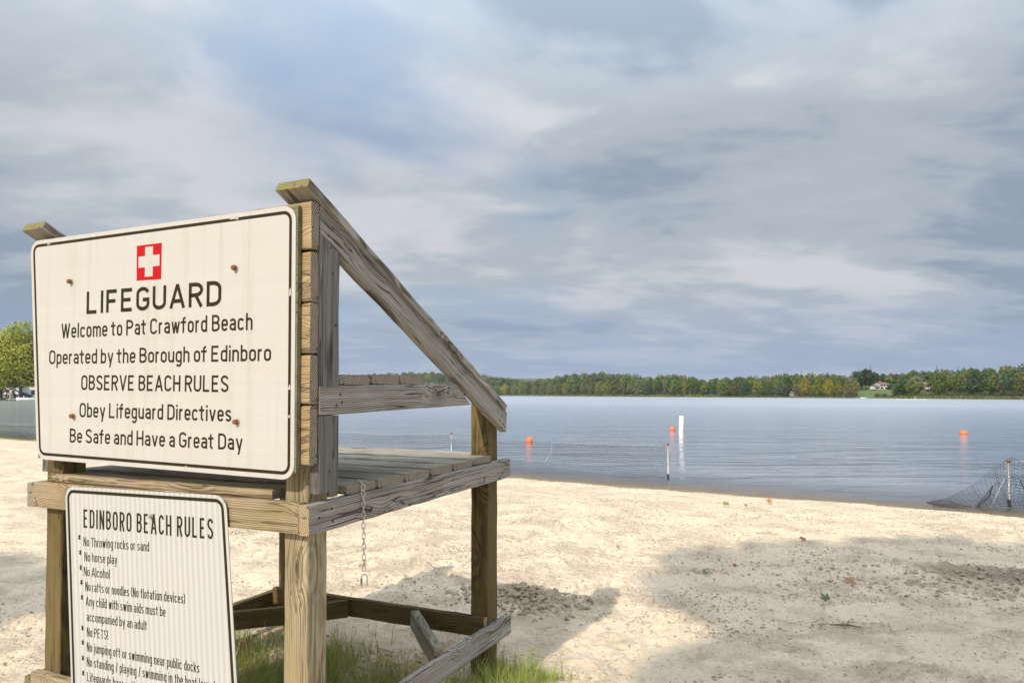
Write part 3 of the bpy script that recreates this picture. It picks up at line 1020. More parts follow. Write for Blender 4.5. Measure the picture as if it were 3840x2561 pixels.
def text_line(text, left, right, cap, stroke=0.155, gap=0.17, space=0.24):
    """2-D lettering from left (x, z) to right (x, z) on the sign face; returns verts (x, z, layer) and faces"""
    chars = [c for c in text if c != ' ']
    n_sp = text.count(' ')
    left, right = Vector(left), Vector(right)
    d = right - left
    L = d.length
    fixed = (len(chars) * stroke + (len(chars) - 1) * gap + n_sp * space) * cap
    kx = max(0.3 * cap, (L - fixed) / max(0.05, sum(GL[c][0] for c in chars)))
    e1 = d.normalized()
    e2 = Vector((-e1.y, e1.x))
    V, F = [], []
    k = 0
    x = stroke * cap / 2
    for ch in text:
        if ch == ' ':
            x += space * cap
            continue
        strokes = GL[ch][1]
        closed = CLOSE in strokes
        for s_ in strokes:
            if s_ is CLOSE:
                continue
            rv, rf = ribbon([(x + px * kx, py * cap) for px, py in s_], stroke * cap, closed)
            b = len(V)
            for v in rv:
                q2 = left + e1 * v.x + e2 * v.y
                V.append((q2.x, q2.y, 0.00004 * (k % 4)))
            F += [tuple(b + i for i in f) for f in rf]
            k += 1
        x += GL[ch][0] * kx + (stroke + gap) * cap
    return V, F


def rounded(corners, rad, n=6, inset=0.0):
    """rounded outline of a quad given as TL, TR, BR, BL in (x, z)"""
    P = [Vector(c) for c in corners]
    ctr = sum(P, Vector((0, 0))) / 4
    out = []
    Q = []
    for i in range(4):
        a, b, c = P[i - 1], P[i], P[(i + 1) % 4]
        da, dc = (a - b).normalized(), (c - b).normalized()
        s = math.sqrt(max(1e-6, 1 - da.dot(dc) ** 2))
        Q.append(b + (da + dc) * (inset / s))
    rr = max(0.002, rad - inset)
    for i in range(4):
        a, b, c = Q[i - 1], Q[i], Q[(i + 1) % 4]
        p0 = b + (a - b).normalized() * rr
        p1 = b + (c - b).normalized() * rr
        for k in range(n + 1):
            f = k / n
            # circular-looking corner by a rational quadratic
            w_ = 0.7071
            den = (1 - f) ** 2 + 2 * w_ * f * (1 - f) + f * f
            out.append((p0 * (1 - f) ** 2 + b * (2 * w_ * f * (1 - f)) + p1 * f * f) / den)
    return out


def build_sign(root, corners, yf, thick, rad, mat, margin, lw, bow=None):
    """plate facing -Y at Y = yf"""
    bow = bow or (lambda x, z: 0.0)
    outl = rounded(corners, rad)
    mb = MB()
    mb.slab([(p.x, yf + thick, p.y + DZ) for p in outl], (0, -thick, 0))
    plate = mb.build('sign_plate', mat, root)
    oi = rounded(corners, rad, inset=margin)
    ii = rounded(corners, rad, inset=margin + lw)
    V, F = [], []
    n = len(oi)
    for a, b in zip(oi, ii):
        V.append((a.x, yf - 0.0006, a.y + DZ))
        V.append((b.x, yf - 0.0006, b.y + DZ))
    for k in range(n):
        k2 = (k + 1) % n
        if random.random() < 0.0:
            continue
        F.append((2 * k, 2 * k + 1, 2 * k2 + 1, 2 * k2))
    mesh_obj('border_line', V, F, M_PRINT, root)
    return plate


def letter(root, yf, *a, **k):
    V, F = text_line(*a, **k)
    return mesh_obj('lettering', [(x, yf - 0.0005 - l, z + DZ) for x, z, l in V], F, M_PRINT, root)


def bolt_at(root, X, Z, yf, s=1.0, rust=M_BOLT):
    mb = MB()
    n = 14
    mb.lathe([(0, 0.0), (0.0115 * s, 0.0), (0.0115 * s, 0.003), (0, 0.003)], n=n)
    w = mb.build('washer', M_WASHER, root)
    Mb = Matrix.Translation((X, yf - 0.0005, Z + DZ)) @ Matrix.Rotation(R(90), 4, 'X')
    w.matrix_local = Mb
    mb = MB()
    mb.lathe([(0.0098 * s, 0.002), (0.0098 * s, 0.013), (0.008 * s, 0.016), (0.0, 0.016)], n=6)
    b = mb.build('bolt', rust, root)
    b.matrix_local = Mb.copy()
    return b


# big sign
big = thing('lifeguard_sign', 'large cream LIFEGUARD beach sign with a red cross, bolted to the chair back', 'sign', CHAIR_LOC, -TH)
bk = board('backing_board', (-1.415, -0.0115, 0.5625), (-0.0405, -0.0115, 0.5625), Zup, 0.905, 0.018, M_BACK, M_BACK, big, jit=0.0006, r=0.002, n=10)
YS = -0.0235
build_sign(big, [(-1.484, 1.022), (-0.046, 1.016), (-0.046, 0.086), (-1.418, 0.106)], YS, 0.003, 0.052, M_SIGN, 0.0165, 0.0115)
letter(big, YS, 'LIFEGUARD', (-1.116, 0.697), (-0.384, 0.692), 0.089, 0.165, 0.20)
letter(big, YS, 'Welcome to Pat Crawford Beach', (-1.271, 0.604), (-0.235, 0.599), 0.060, 0.14, 0.13, 0.25)
letter(big, YS, 'Operated by the Borough of Edinboro', (-1.347, 0.499), (-0.150, 0.489), 0.058, 0.14, 0.13, 0.25)
letter(big, YS, 'OBSERVE BEACH RULES', (-1.142, 0.392), (-0.345, 0.382), 0.060, 0.14, 0.13, 0.25)
letter(big, YS, 'Obey Lifeguard Directives', (-1.150, 0.283), (-0.330, 0.278), 0.058, 0.14, 0.13, 0.25)
letter(big, YS, 'Be Safe and Have a Great Day', (-1.208, 0.180), (-0.276, 0.179), 0.057, 0.14, 0.13, 0.25)
mb = MB()
mb.slab([(-0.826, YS - 0.0009, 0.945 + DZ), (-0.690, YS - 0.0009, 0.945 + DZ), (-0.691, YS - 0.0009, 0.808 + DZ), (-0.825, YS - 0.0009, 0.811 + DZ)], (0, 0.0006, 0))
sq = None
for X_, Z_, w2, h2 in ((-0.0675, 0.395, .012, .010), (-0.0672, 0.40, .006, .016), (-0.0675, 0.72, .007, .03), (-0.33, 0.998, .03, .005), (-0.31, 0.996, .012, .007), (-0.0675, 0.30, .006, .012), (-1.36, 1.0, .02, .005), (-0.55, 0.111, .012, .004)):
    cb_ = MB()
    y_ = YS - 0.0011
    cb_.poly([(X_ - w2 / 2, y_, Z_ - h2 / 2 + DZ), (X_ + w2 / 2, y_, Z_ - h2 * .3 + DZ), (X_ + w2 * .4, y_, Z_ + h2 / 2 + DZ), (X_ - w2 * .5, y_, Z_ + h2 * .3 + DZ)])
    cb_.build('paint_chip', M_SIGN, big)
sq = mb.build('red_square', M_RED, big)
mb = MB()
for x0, x1, z0, z1, l in ((-0.779, -0.736, 0.822, 0.936, 0), (-0.815, -0.7785, 0.859, 0.902, 0), (-0.7365, -0.700, 0.859, 0.902, 0)):
    mb.poly([(x0, YS - 0.0013, z0 + DZ), (x1, YS - 0.0013, z0 + DZ), (x1, YS - 0.0013, z1 + DZ), (x0, YS - 0.0013, z1 + DZ)])
mb.build('white_cross', M_SIGN, big)
for X_, Z_ in ((-1.212, 0.833), (-0.316, 0.821), (-1.184, 0.287), (-0.302, 0.278)):
    bolt_at(big, X_, Z_, YS)

# rules sign
rules = thing('rules_sign', 'white Edinboro beach rules sign with a bulleted list, hung below the LIFEGUARD sign', 'sign', CHAIR_LOC, -TH)
YR = -0.012
build_sign(rules, [(-1.2515, -0.0005), (-0.366, 0.014), (-0.272, -0.99), (-1.178, -1.03)], YR, 0.003, 0.050, M_SIGN2, 0.0125, 0.0125)


def rl_line(text, lx, lz, rx, rz, star=True, cap=0.0375):
    if text:
        letter(rules, YR, text, (lx, lz), (rx, rz), cap, 0.105, 0.095, 0.21)


letter(rules, YR, 'EDINBORO BEACH RULES', (-1.133, -0.160), (-0.424, -0.146), 0.0755, 0.115, 0.14, 0.24)
rl_line('No Throwing rocks or sand', -1.131, -0.233, -0.753, -0.219)
rl_line('No horse play', -1.124, -0.292, -0.931, -0.286)
rl_line('No Alcohol', -1.127, -0.351, -0.972, -0.346)
rl_line('No rafts or noodles (No flotation devices)', -1.116, -0.409, -0.560, -0.392)
rl_line('Any child with swim aids must be', -1.112, -0.467, -0.661, -0.452)
rl_line('accompanied by an adult', -1.105, -0.527, -0.759, -0.516)
rl_line('No PETS!', -1.103, -0.587, -0.977, -0.583)
rl_line('No jumping off or swimming near public docks', -1.102, -0.646, -0.485, -0.630)
rl_line('No standing / playing / swimming in the boat launch', -1.101, -0.704, -0.400, -0.682)
rl_line('Lifeguards have authority', -1.098, -0.763, -0.75, -0.752)
for x_, z_ in ((-1.158, -0.226), (-1.151, -0.286), (-1.147, -0.346), (-1.141, -0.404), (-1.137, -0.463), (-1.131, -0.584), (-1.128, -0.641), (-1.126, -0.702), (-1.123, -0.761)):
    letter(rules, YR, '*', (x_ - 0.008, z_), (x_ + 0.010, z_), 0.0375, 0.12)
bolt_at(rules, -0.741, -0.085, YR, 0.75, M_WASHER)

# ---------------------------------------------------------------- chain
chain = thing('hanging_chain', 'thin galvanised chain with an oval quick link hanging off the platform edge', 'chain', CHAIR_LOC, -TH)


def link_mesh(L_, Wd, r_):
    mb = MB()
    pts = []
    h_ = L_ / 2 - Wd / 2
    for k in range(7):
        a = math.pi * k / 6
        pts.append((0, Wd / 2 * math.cos(a), h_ + Wd / 2 * math.sin(a)))
    for k in range(7):
        a = math.pi + math.pi * k / 6
        pts.append((0, Wd / 2 * math.cos(a), -h_ + Wd / 2 * math.sin(a)))
    mb.tube(pts, r_, 6, closed=True)
    o = mb.build('chain_link', M_CHAIN, smooth=True)
    me = o.data
    COL.objects.unlink(o)
    bpy.data.objects.remove(o)
    return me


M_CHAIN = plain('bright_chain_steel', (0.62, 0.60, 0.55), 0.4, 0.25, 200, Metallic=0.35)
lm = link_mesh(0.0245, 0.0125, 0.0016)
path = [Vector((-0.040, 0.318, 0.043)), Vector((-0.024, 0.300, 0.048)), Vector((-0.006, 0.290, 0.046)), Vector((0.006, 0.288, 0.026))]
zc = 0.004
while zc > -0.293:
    path.append(Vector((0.006, 0.288 + 0.010 * (0.02 - zc) / 0.31, zc)))
    zc -= 0.0198
for i, p in enumerate(path):
    o = link(bpy.data.objects.new('chain_link', lm), chain)
    d = (path[min(i + 1, len(path) - 1)] - path[max(i - 1, 0)]).normalized()
    q_ = d.to_track_quat('Z', 'X') @ Matrix.Rotation(R(38 if i % 2 else 128) + random.uniform(-.2, .2), 3, 'Z').to_quaternion()
    o.rotation_mode = 'QUATERNION'
    o.rotation_quaternion = q_
    o.location = (p.x, p.y, p.z + DZ)
ql = link(bpy.data.objects.new('quick_link', link_mesh(0.049, 0.021, 0.0024)), chain)
ql.location = (0.006, 0.299, -0.322 + DZ)
ql.rotation_euler = (0, 0, R(-50))
mb = MB()
mb.lathe([(0.0042, -0.012), (0.0046, -0.011), (0.0046, 0.011), (0.0042, 0.012)], n=6)
nut = mb.build('nut', M_GALV, ql)
nut.location = (0, -0.0105, -0.004)

# ================================================================ GRASS UNDER THE CHAIR
def grass_mat(name, c1, c2):
    m, t = material(name)
    pos = t.add('ShaderNodeNewGeometry').outputs['Position']
    n = t.noise(pos, 14.0, 4, 0.6)
    rn = t.add('ShaderNodeNewGeometry').outputs['Random Per Island']
    c = t.mix(rn, c1, c2)
    c = t.mix(t.ramp(n, [(0.55, (0, 0, 0)), (0.75, (1, 1, 1))]), c, (0.32, 0.27, 0.10))
    d = t.principled(c, 0.6)
    tr = t.add('ShaderNodeBsdfTranslucent', {'Color': c}).outputs[0]
    t.out(t.add('ShaderNodeMixShader', {0: 0.5, 1: d, 2: tr}).outputs[0])
    return m


M_GRASS = grass_mat('beach_grass', (0.28, 0.37, 0.08), (0.56, 0.57, 0.18))


def blades(name, spots, mat, seeds=False):
    """spots: x, y, height, width"""
    V, Q = [], []
    for (x, y, h, w) in spots:
        z0 = ground_z(x, y) - 0.005
        az = random.uniform(0, 2 * math.pi)
        lean = random.uniform(0.1, 0.9) * h
        dx, dy = math.cos(az), math.sin(az)
        wx, wy = -dy * w / 2, dx * w / 2
        b = len(V)
        segs = 4
        for i in range(segs + 1):
            f = i / segs
            px = x + dx * lean * f * f
            py = y + dy * lean * f * f
            pz = z0 + h * f * (1 - 0.25 * f * (lean / h))
            k = (1 - f) ** 0.6
            V.append((px - wx * k, py - wy * k, pz))
            V.append((px + wx * k, py + wy * k, pz))
        for i in range(segs):
            Q.append((b + 2 * i, b + 2 * i + 1, b + 2 * i + 3, b + 2 * i + 2))
        if seeds and random.random() < 0.08:
            tip = V[-1]
            for k in range(7):
                bx = random.uniform(-.03, .03)
                by = random.uniform(-.03, .03)
                zz = tip[2] - k * 0.010
                b = len(V)
                V += [(tip[0], tip[1], zz), (tip[0] + .0012, tip[1], zz), (tip[0] + bx + .0012, tip[1] + by, zz + .02), (tip[0] + bx, tip[1] + by, zz + .02)]
                Q.append((b, b + 1, b + 2, b + 3))
    return np_mesh(name, np.array(V), np.array(Q), mat)


spots = []
DARK = 0
for k in range(23000):
    X_ = random.gauss(0, 1)
    # in chair coordinates: dense tuft right of the near post, by the lower beam, thin elsewhere
    zone = random.random()
    if zone < 0.36:
        Xc, Yc = random.uniform(-1.0, -0.02), random.gauss(0.78, 0.24)
    elif zone < 0.70:
        Xc, Yc = random.gauss(0.12, 0.11), random.uniform(0.75, 1.60)
        if Xc < -0.05:
            continue
    elif zone < 0.83:
        Xc, Yc = random.uniform(-1.5, -0.7), random.gauss(0.92, 0.28)
    elif zone < 0.86:
        Xc, Yc = random.gauss(-1.42, 0.12), random.gauss(1.45, 0.1)
    else:
        Xc, Yc = random.uniform(-1.7, 0.1), random.uniform(0.1, 1.45)
    if Yc < 0.06 or Yc > 1.75:
        continue
    w_ = chair_world(Xc, Yc, 0)
    dens = vnoise(np.array([w_.x]), np.array([w_.y]), 4.5, 2)[0] + 0.5
    if random.random() > dens * 1.6 - 0.18:
        continue
    tall = random.random() < 0.10
    h = random.uniform(0.12, 0.26) if tall else random.uniform(0.03, 0.12)
    if Xc > 0:
        h *= 0.75
    spots.append((w_.x, w_.y, h, random.uniform(0.002, 0.0058)))
gr = blades('beach_grass', spots, M_GRASS, True)
tag(gr, 'thin green grass and seed heads growing under and beside the lifeguard chair', 'grass', kind='stuff')
spots = []
for k in range(2600):                                  # fringe of grass on the bank at the left waterline, sprigs on the sand
    x = random.uniform(-30, -16)
    s_ = random.gauss(0.55, 0.18)
    y = 15.75 - 0.62 * x - s_ * 1.177
    spots.append((x, y, random.uniform(0.03, 0.10), 0.008))
for (cx_, cy_, n_) in ((3.72, 5.0, 30), (2.1, 6.5, 10), (5.6, 5.35, 30), (6.0, 5.2, 22), (1.35, 4.6, 14), (2.2, 3.6, 9), (4.3, 3.5, 10), (4.9, 4.1, 12), (-3.2, 5.2, 12), (0.35, 4.35, 8)):
    for k in range(n_):
        spots.append((cx_ + random.gauss(0, .05), cy_ + random.gauss(0, .05), random.uniform(.02, .06), .003))
fr = blades('grass_fringe', spots, M_GRASS)
tag(fr, 'fringe of short grass along the far left edge of the beach and sprigs on the sand', 'grass', kind='stuff')

# ---------------------------------------------------------------- crumbs, clods, twigs on the sand
M_CLOD = plain('damp_sand_clod', (0.37, 0.29, 0.20), 0.95, 0.3, 30, 0.004)
M_DEBRIS = plain('dry_plant_litter', (0.20, 0.12, 0.06), 0.9, 0.5, 20)
V, F = [], []


def clod(x, y, s, V=V, F=F):
    z = ground_z(x, y)
    b = len(V)
    base = [(0, 0, 1), (1, 0, 0), (0, 1, 0), (-1, 0, 0), (0, -1, 0), (.6, .6, .6), (-.6, .6, .5), (-.6, -.6, .6), (.6, -.6, .5)]
    an = random.uniform(0, 6.28)
    for vx, vy, vz in base:
        k = random.uniform(0.6, 1.4) * s
        V.append((x + (vx * math.cos(an) - vy * math.sin(an)) * k, y + (vx * math.sin(an) + vy * math.cos(an)) * k, z + vz * k * 0.8 - s * 0.15))
    for f in ((0, 5, 8), (0, 6, 5), (0, 7, 6), (0, 8, 7), (5, 1, 8), (5, 2, 1), (6, 2, 5), (6, 3, 2), (7, 3, 6), (7, 4, 3), (8, 4, 7), (8, 1, 4)):
        F.append(tuple(b + i for i in f))


for (cx_, cy_, rx, ry, n_, smin, smax) in ((0.06, 4.93, 0.34, 0.22, 1500, .004, .034), (4.3, 5.65, 1.3, 0.4, 1500, .005, .030), (-0.3, 4.75, .5, .15, 90, .004, .014),
                                           (2.3, 3.6, 1.2, .5, 200, .003, .010), (2.6, 4.9, 1.8, 1.0, 420, .003, .011), (1.4, 6.8, 3, 1.2, 300, .004, .012), (-2, 9, 4, 2.5, 300, .005, .014)):
    for k in range(n_):
        clod(cx_ + random.gauss(0, rx * .6), cy_ + random.gauss(0, ry * .6), smin + (smax - smin) * random.random() ** 2.5)
for c_ in range(300):
    cx_, cy_ = random.uniform(-3.5, 8.5), 2.6 + 8.5 * random.random() ** 1.2
    if 15.75 - 0.62 * cx_ - cy_ < .8:
        continue
    sx_, sy_ = random.uniform(.05, .45), random.uniform(.04, .16)
    for k in range(random.randint(15, 70)):
        clod(cx_ + random.gauss(0, sx_), cy_ + random.gauss(0, sy_), random.uniform(.004, .014))
for k in range(2500):
    x, y = random.uniform(-4, 9), random.uniform(2.4, 12)
    if 15.75 - 0.62 * x - y > .4:
        clod(x, y, random.uniform(.002, .007))
for k in range(900):
    x = random.uniform(-3, 9.5)
    clod(x, 15.75 - 0.62 * x - random.gauss(.45, .16), random.uniform(.008, .022))
cl_o = mesh_obj('sand_clods', V, F, M_CLOD)
tag(cl_o, 'loose clods and crumbs of damp sand scattered over the beach', 'sand clods', kind='stuff')
V, F = [], []
for k in range(1900):
    x, y = random.uniform(-5, 9), random.uniform(2.2, 12)
    if k < 500:
        w_ = chair_world(random.uniform(-1.5, 0.2), random.uniform(.1, 1.5), 0)
        x, y = w_.x, w_.y
    if 15.75 - 0.62 * x - y < .3:
        continue
    L_ = random.uniform(.012, .05) if random.random() < .93 else random.uniform(.08, .2)
    an = random.uniform(0, 3.14)
    wd = random.uniform(.0012, .003)
    dx, dy = math.cos(an), math.sin(an)
    b = len(V)
    for i in range(4):
        f = i / 3 - .5
        px = x + dx * L_ * f + random.uniform(-.1, .1) * L_ * dy
        py = y + dy * L_ * f - random.uniform(-.1, .1) * L_ * dx
        pz = ground_z(px, py) + 0.004
        V += [(px - dy * wd, py + dx * wd, pz), (px + dy * wd, py - dx * wd, pz + .001)]
    for i in range(3):
        F.append((b + 2 * i, b + 2 * i + 1, b + 2 * i + 3, b + 2 * i + 2))
tw = mesh_obj('plant_litter', V, F, M_DEBRIS)
tag(tw, 'dry grass stems and twig scraps littering the sand', 'plant litter', kind='stuff')


# ---------------------------------------------------------------- fallen leaves
def maple_leaf(x, y, size, color, rz, label, curl=0.3, mname='leaf'):
    m = plain('leaf_' + mname, color, 0.6, 0.45, 40)
    out = []
    tips = [(90, 1.0), (40, .92), (-8, .62), (140, .92), (188, .62)]
    pts = []
    order = [(-8, .62), (16, .48), (40, .88), (66, .56), (90, 1.0), (114, .56), (140, .88), (164, .48), (188, .62)]
    for a, r_ in order:
        if r_ > .5:
            pts += [(a - 13, r_ * .74), (a - 5, r_ * .80), (a, r_), (a + 5, r_ * .80), (a + 13, r_ * .74)]
        else:
            pts.append((a, r_))
    pts += [(230, .22), (270, .12), (310, .22)]
    V, F = [(0, 0, 0)], []
    for a, r_ in pts:
        px, py = r_ * math.cos(R(a)), r_ * math.sin(R(a))
        V.append((px * size, py * size, size * curl * (px * px + 0.5 * py * py) + size * 0.05 * random.random()))
    n = len(pts)
    for k in range(n):
        F.append((0, 1 + k, 1 + (k + 1) % n))
    root = mesh_obj('fallen_leaf', V, F, m)
    root.location = (x, y, ground_z(x, y) + 0.02 + size * .25)
    root.rotation_mode = 'QUATERNION'
    root.rotation_quaternion = (Matrix.Rotation(R(34), 3, 'X') @ Matrix.Rotation(rz, 3, 'Z')).to_quaternion()
    mb = MB()
    mb.tube([(0, 0, 0.002), (0.1 * size, -.5 * size, .004), (.25 * size, -.95 * size, .012)], size * 0.02, 4)
    mb.build('leaf_stalk', m, root)
    sol = root.modifiers.new('solid', 'SOLIDIFY')
    sol.thickness = 0.0012
    tag(root, label, 'leaf')
    return root


def gpt(px, py, it=4):
    """ground point seen at display pixel (2351 wide) px, py - used once to place small things on the sand"""
    u = (px - 1175.5) / 1567.0
    v = (870.0 - py) / 1567.0
    p = R(1.3)
    d = Vector((u, math.cos(p) - v * math.sin(p), math.sin(p) + v * math.cos(p)))
    z = 0.0
    for _ in range(it):
        t_ = (z - CAM_H) / d.z
        z = ground_z(d.x * t_, d.y * t_)
    return d.x * t_, d.y * t_


for (px, py, s_, c_, rz_, lb_, nm_) in (
        (1898, 1391, .055, (0.10, 0.13, 0.035), 0.5, 'dark green maple leaf lying in the shaded sand, largest green one', 'green'),
        (1957, 1345, .072, (0.36, 0.17, 0.10), 1.9, 'pinkish brown dried maple leaf lying in the shaded sand', 'pink'),
        (1843, 1243, .05, (0.16, 0.07, 0.03), 2.6, 'curled dark brown leaf near the edge of the tree shadow', 'brown'),
        (1667, 1164, .075, (0.16, 0.19, 0.035), 0.2, 'yellow green leaf on sunlit sand close to the waterline', 'yellowgreen'),
        (1769, 1155, .085, (0.33, 0.17, 0.07), 1.2, 'tan brown leaf at the wet edge of the beach', 'tan'),
        (1714, 1165, .040, (0.12, 0.20, 0.03), 1.0, 'tiny bright green leaf right of the yellow green one by the water', 'brightgreen'),
        (1620, 1317, .035, (0.13, 0.18, 0.04), 2.2, 'small green leaf scrap in the middle of the tree shadow', 'scrap'),
        (1688, 1306, .03, (0.22, 0.08, 0.04), 0.6, 'small red brown leaf scrap in the tree shadow', 'redbrown'),
        (565, 1507, .075, (0.40, 0.20, 0.11), 0.9, 'pale pinkish dead leaf in the grass beside the rules sign', 'dead'),
        (1420, 1262, .03, (0.30, 0.22, 0.08), 0.9, 'little yellowish leaf on the sand near the shadow tip', 'yellowish')):
    gx, gy = gpt(px, py)
    maple_leaf(gx, gy, s_ * 1.15, c_, rz_, lb_, mname=nm_)

mb = MB()
gx, gy = gpt(1945, 1441)
gz = ground_z(gx, gy)
mb.tube([(gx - .10, gy + .03, gz + .012), (gx - .04, gy, gz + .022), (gx + .02, gy + .01, gz + .016), (gx + .09, gy - .03, gz + .012)], [.004, .007, .006, .003], 6)
mb.tube([(gx + .0, gy, gz + .02), (gx + .03, gy + .04, gz + .03), (gx + .07, gy + .05, gz + .02)], [.004, .003, .002], 5)
mb.tube([(gx - .05, gy, gz + .02), (gx - .03, gy - .05, gz + .015)], [.004, .002], 5)
tag(mb.build('twig', M_DEBRIS), 'reddish broken twig below the green maple leaf', 'twig')
mb = MB()
gx, gy = gpt(1758, 1226)
gz = ground_z(gx, gy)
mb.tube([(gx - .10, gy + .03, gz + .012), (gx, gy, gz + .018), (gx + .12, gy - .05, gz + .012)], [.006, .008, .004], 6)
tag(mb.build('stick', plain('driftwood', (.36, .30, .22))), 'pale driftwood stick at the far edge of the tree shadow', 'stick')

# ================================================================ NETS AND THEIR POSTS IN THE WATER
def net_post(x, y, top, label):
    r_ = thing('net_post', label, 'post', (x, y, WATER_Z - 0.6), group='steel net posts standing in the lake')
    mb = MB()
    mb.lathe([(0.024, 0.0), (0.024, 0.6 + top), (0.0, 0.6 + top)], n=12)
    pipe = mb.build('pipe', M_GALV, r_, True)
    mb = MB()
    mb.lathe([(0.0255, 0.3), (0.0255, 0.6 + 0.07), (0.0242, 0.6 + 0.085)], n=12)
    mb.build('algae_band', M_ALGAE, r_, True)
    mb = MB()
    mb.lathe([(0.026, 0), (0.037, .004), (0.037, .02), (0.03, .028), (0.008, .036), (0.0, .036)], (0, 0, 0.6 + top - 0.012), n=10)
    mb.tube([(-.07, 0, .6 + top - .015), (-.04, .01, .6 + top + .015), (0, .02, .6 + top + .02)], .006, 5)
    mb.build('rusty_cap', M_RUST, r_)
    mb = MB()
    mb.tube([(0.03, 0, .6 + top), (0.05, -.01, .6 + top - .06), (.035, -.01, .6 + top - .14)], .006, 5)
    mb.tube([(-0.035, 0, .6 + top), (-0.05, -.01, .6 + top - .07), (-.04, -.01, .6 + top - .17)], .005, 5)
    mb.build('rope_end', M_ROPE, r_)
    return r_


NP = [(3.67, 16.1), (-1.83, 20.7), (-7.6, 23.6), (-13.5, 26.4), (-19.4, 29.2), (-25.3, 32.0)]
labs = ['thin grey post at the right end of the long net, dark at the waterline',
        'thin grey post seen behind the platform, between the chair arm and the seat',
        'thin net post hidden behind the large sign', 'thin net post hidden behind the large sign', 'thin net post hidden behind the large sign',
        'thin net post off to the far left']
for (x, y), l_ in list(zip(NP, labs))[:2]:
    net_post(x, y, 0.77, l_)
net_post(NP[4][0], NP[4][1], 0.77, 'net post beyond the left end of the large sign')
net_post(8.85, 12.2, 0.76, 'tallest looking post at the right edge with the collapsed net draped over it')


def net_grid(name, P, rad, parent=None, mat=M_BLACK):
    """wires through a grid of points P[i][j]"""
    V, Q = [], []
    n_i, n_j = len(P), len(P[0])

    def wire(pts):
        base = None
        for k, p in enumerate(pts):
            d = (pts[min(k + 1, len(pts) - 1)] - pts[max(k - 1, 0)])
            if d.length < 1e-6:
                d = Vector((0, 0, 1))
            d.normalize()
            a = d.cross(Vector((0.3, 0.1, 0.95))).normalized()
            b_ = d.cross(a)
            i0 = len(V)
            for an in (90, 210, 330):
                V.append(p + a * rad * math.cos(R(an)) + b_ * rad * math.sin(R(an)))
            if base is not None:
                for e in range(3):
                    Q.append((base + e, base + (e + 1) % 3, i0 + (e + 1) % 3, i0 + e))
            base = i0
    for i in range(n_i):
        wire([P[i][j] for j in range(n_j)])
    for j in range(n_j):
        wire([P[i][j] for i in range(n_i)])
    return np_mesh(name, np.array([tuple(v) for v in V]), np.array(Q), mat, parent)


def straight_net(a, b, label, top=0.74, sag=0.06, rope_gap=None, cell=0.05, seed=1.0):
    root = thing('swim_net', label, 'net', (0, 0, 0))
    A, B = Vector((*a, WATER_Z)), Vector((*b, WATER_Z))
    L_ = (B - A).length
    n = int(L_ / cell)
    nz = 16
    nrm = Vector((0, 0, 1)).cross((B - A).normalized())
    P = []
    tops = []
    for i in range(n + 1):
        f = i / n
        s_ = sag * 4 * f * (1 - f)
        tp = top - s_
        if rope_gap:
            x_ = (f - rope_gap) / 0.05
            if f < rope_gap:
                tp -= 0.16 * min(1, (rope_gap - f) / 0.12) * (0.6 + 0.4 * math.sin(f * 11 + seed))
        tops.append(tp)
        colm = []
        for j in range(nz + 1):
            g = j / nz
            z = WATER_Z - 0.10 + (tp + 0.10) * g
            wob = 0.10 * math.sin(f * 9 + g * 3 + seed) * (1 - g) + 0.04 * math.sin(f * 23 + g * 5)
            sh_ = 0.05 * math.sin(f * 6 + seed) * (1 - g)
            zz = z + 0.025 * math.sin(f * 15 + seed) * (1 - g) * 2 * g
            colm.append(A.lerp(B, f) + nrm * wob + (B - A).normalized() * sh_ + Vector((0, 0, zz - WATER_Z)))
        P.append(colm)
    net_grid('netting', P, 0.0026, root)
    tag(root.children[0], kind='stuff')
    mb = MB()
    pts = []
    for i in range(0, n + 1, 4):
        f = i / n
        if rope_gap and f < rope_gap:
            continue
        pts.append(P[i][-1] + Vector((0, 0, 0.004)))
    if len(pts) > 1:
        mb.tube(pts, 0.0033, 5)
        if rope_gap:
            p0 = pts[0]
            e_ = (A - B).normalized()
            mb.tube([p0, p0 + e_ * 0.02 - Vector((0, 0, .25)), p0 + e_ * .10 - Vector((0, 0, .38)), p0 + e_ * .22 - Vector((0, 0, .52))], [.005, .005, .006, .012], 5)
        mb.build('rope', M_ROPE, root)
    return root


straight_net(NP[1], NP[0], 'long black mesh swim net between the two thin posts, its rope torn loose midway', rope_gap=0.52, seed=0.5)
straight_net(NP[2], NP[1], 'black mesh net with a white top rope behind the platform', seed=2.2)
straight_net(NP[5], NP[4], 'black mesh net with a sagging rope at the far left before the grassy bank', sag=0.16, seed=3.1, cell=0.06)

# collapsed net on the right
cn_root = thing('collapsed_net', 'collapsed black mesh net draped over the right hand post and trailing in the water', 'net', (0, 0, 0))


def drape(profile_top, profile_bot, n, m_, yoff, wav, seed):
    P = []
    for i in range(n + 1):
        f = i / n
        ta = profile_top(f)
        bo = profile_bot(f)
        colm = []
        for j in range(m_ + 1):
            g = j / m_
            p = Vector(bo).lerp(Vector(ta), g)
            p.y += yoff + wav * math.sin(f * 8 + g * 4 + seed) * (1 - g * .6)
            p.x += 0.05 * math.sin(g * 5 + f * 3 + seed)
            colm.append(p)
        P.append(colm)
    return P


def lerp_path(pts):
    def fn(f):
        f = f * (len(pts) - 1)
        i = min(int(f), len(pts) - 2)
        k = f - i
        k = k * k * (3 - 2 * k)
        a, b = pts[i], pts[i + 1]
        return tuple(a[q] + (b[q] - a[q]) * k for q in range(3))
    return fn


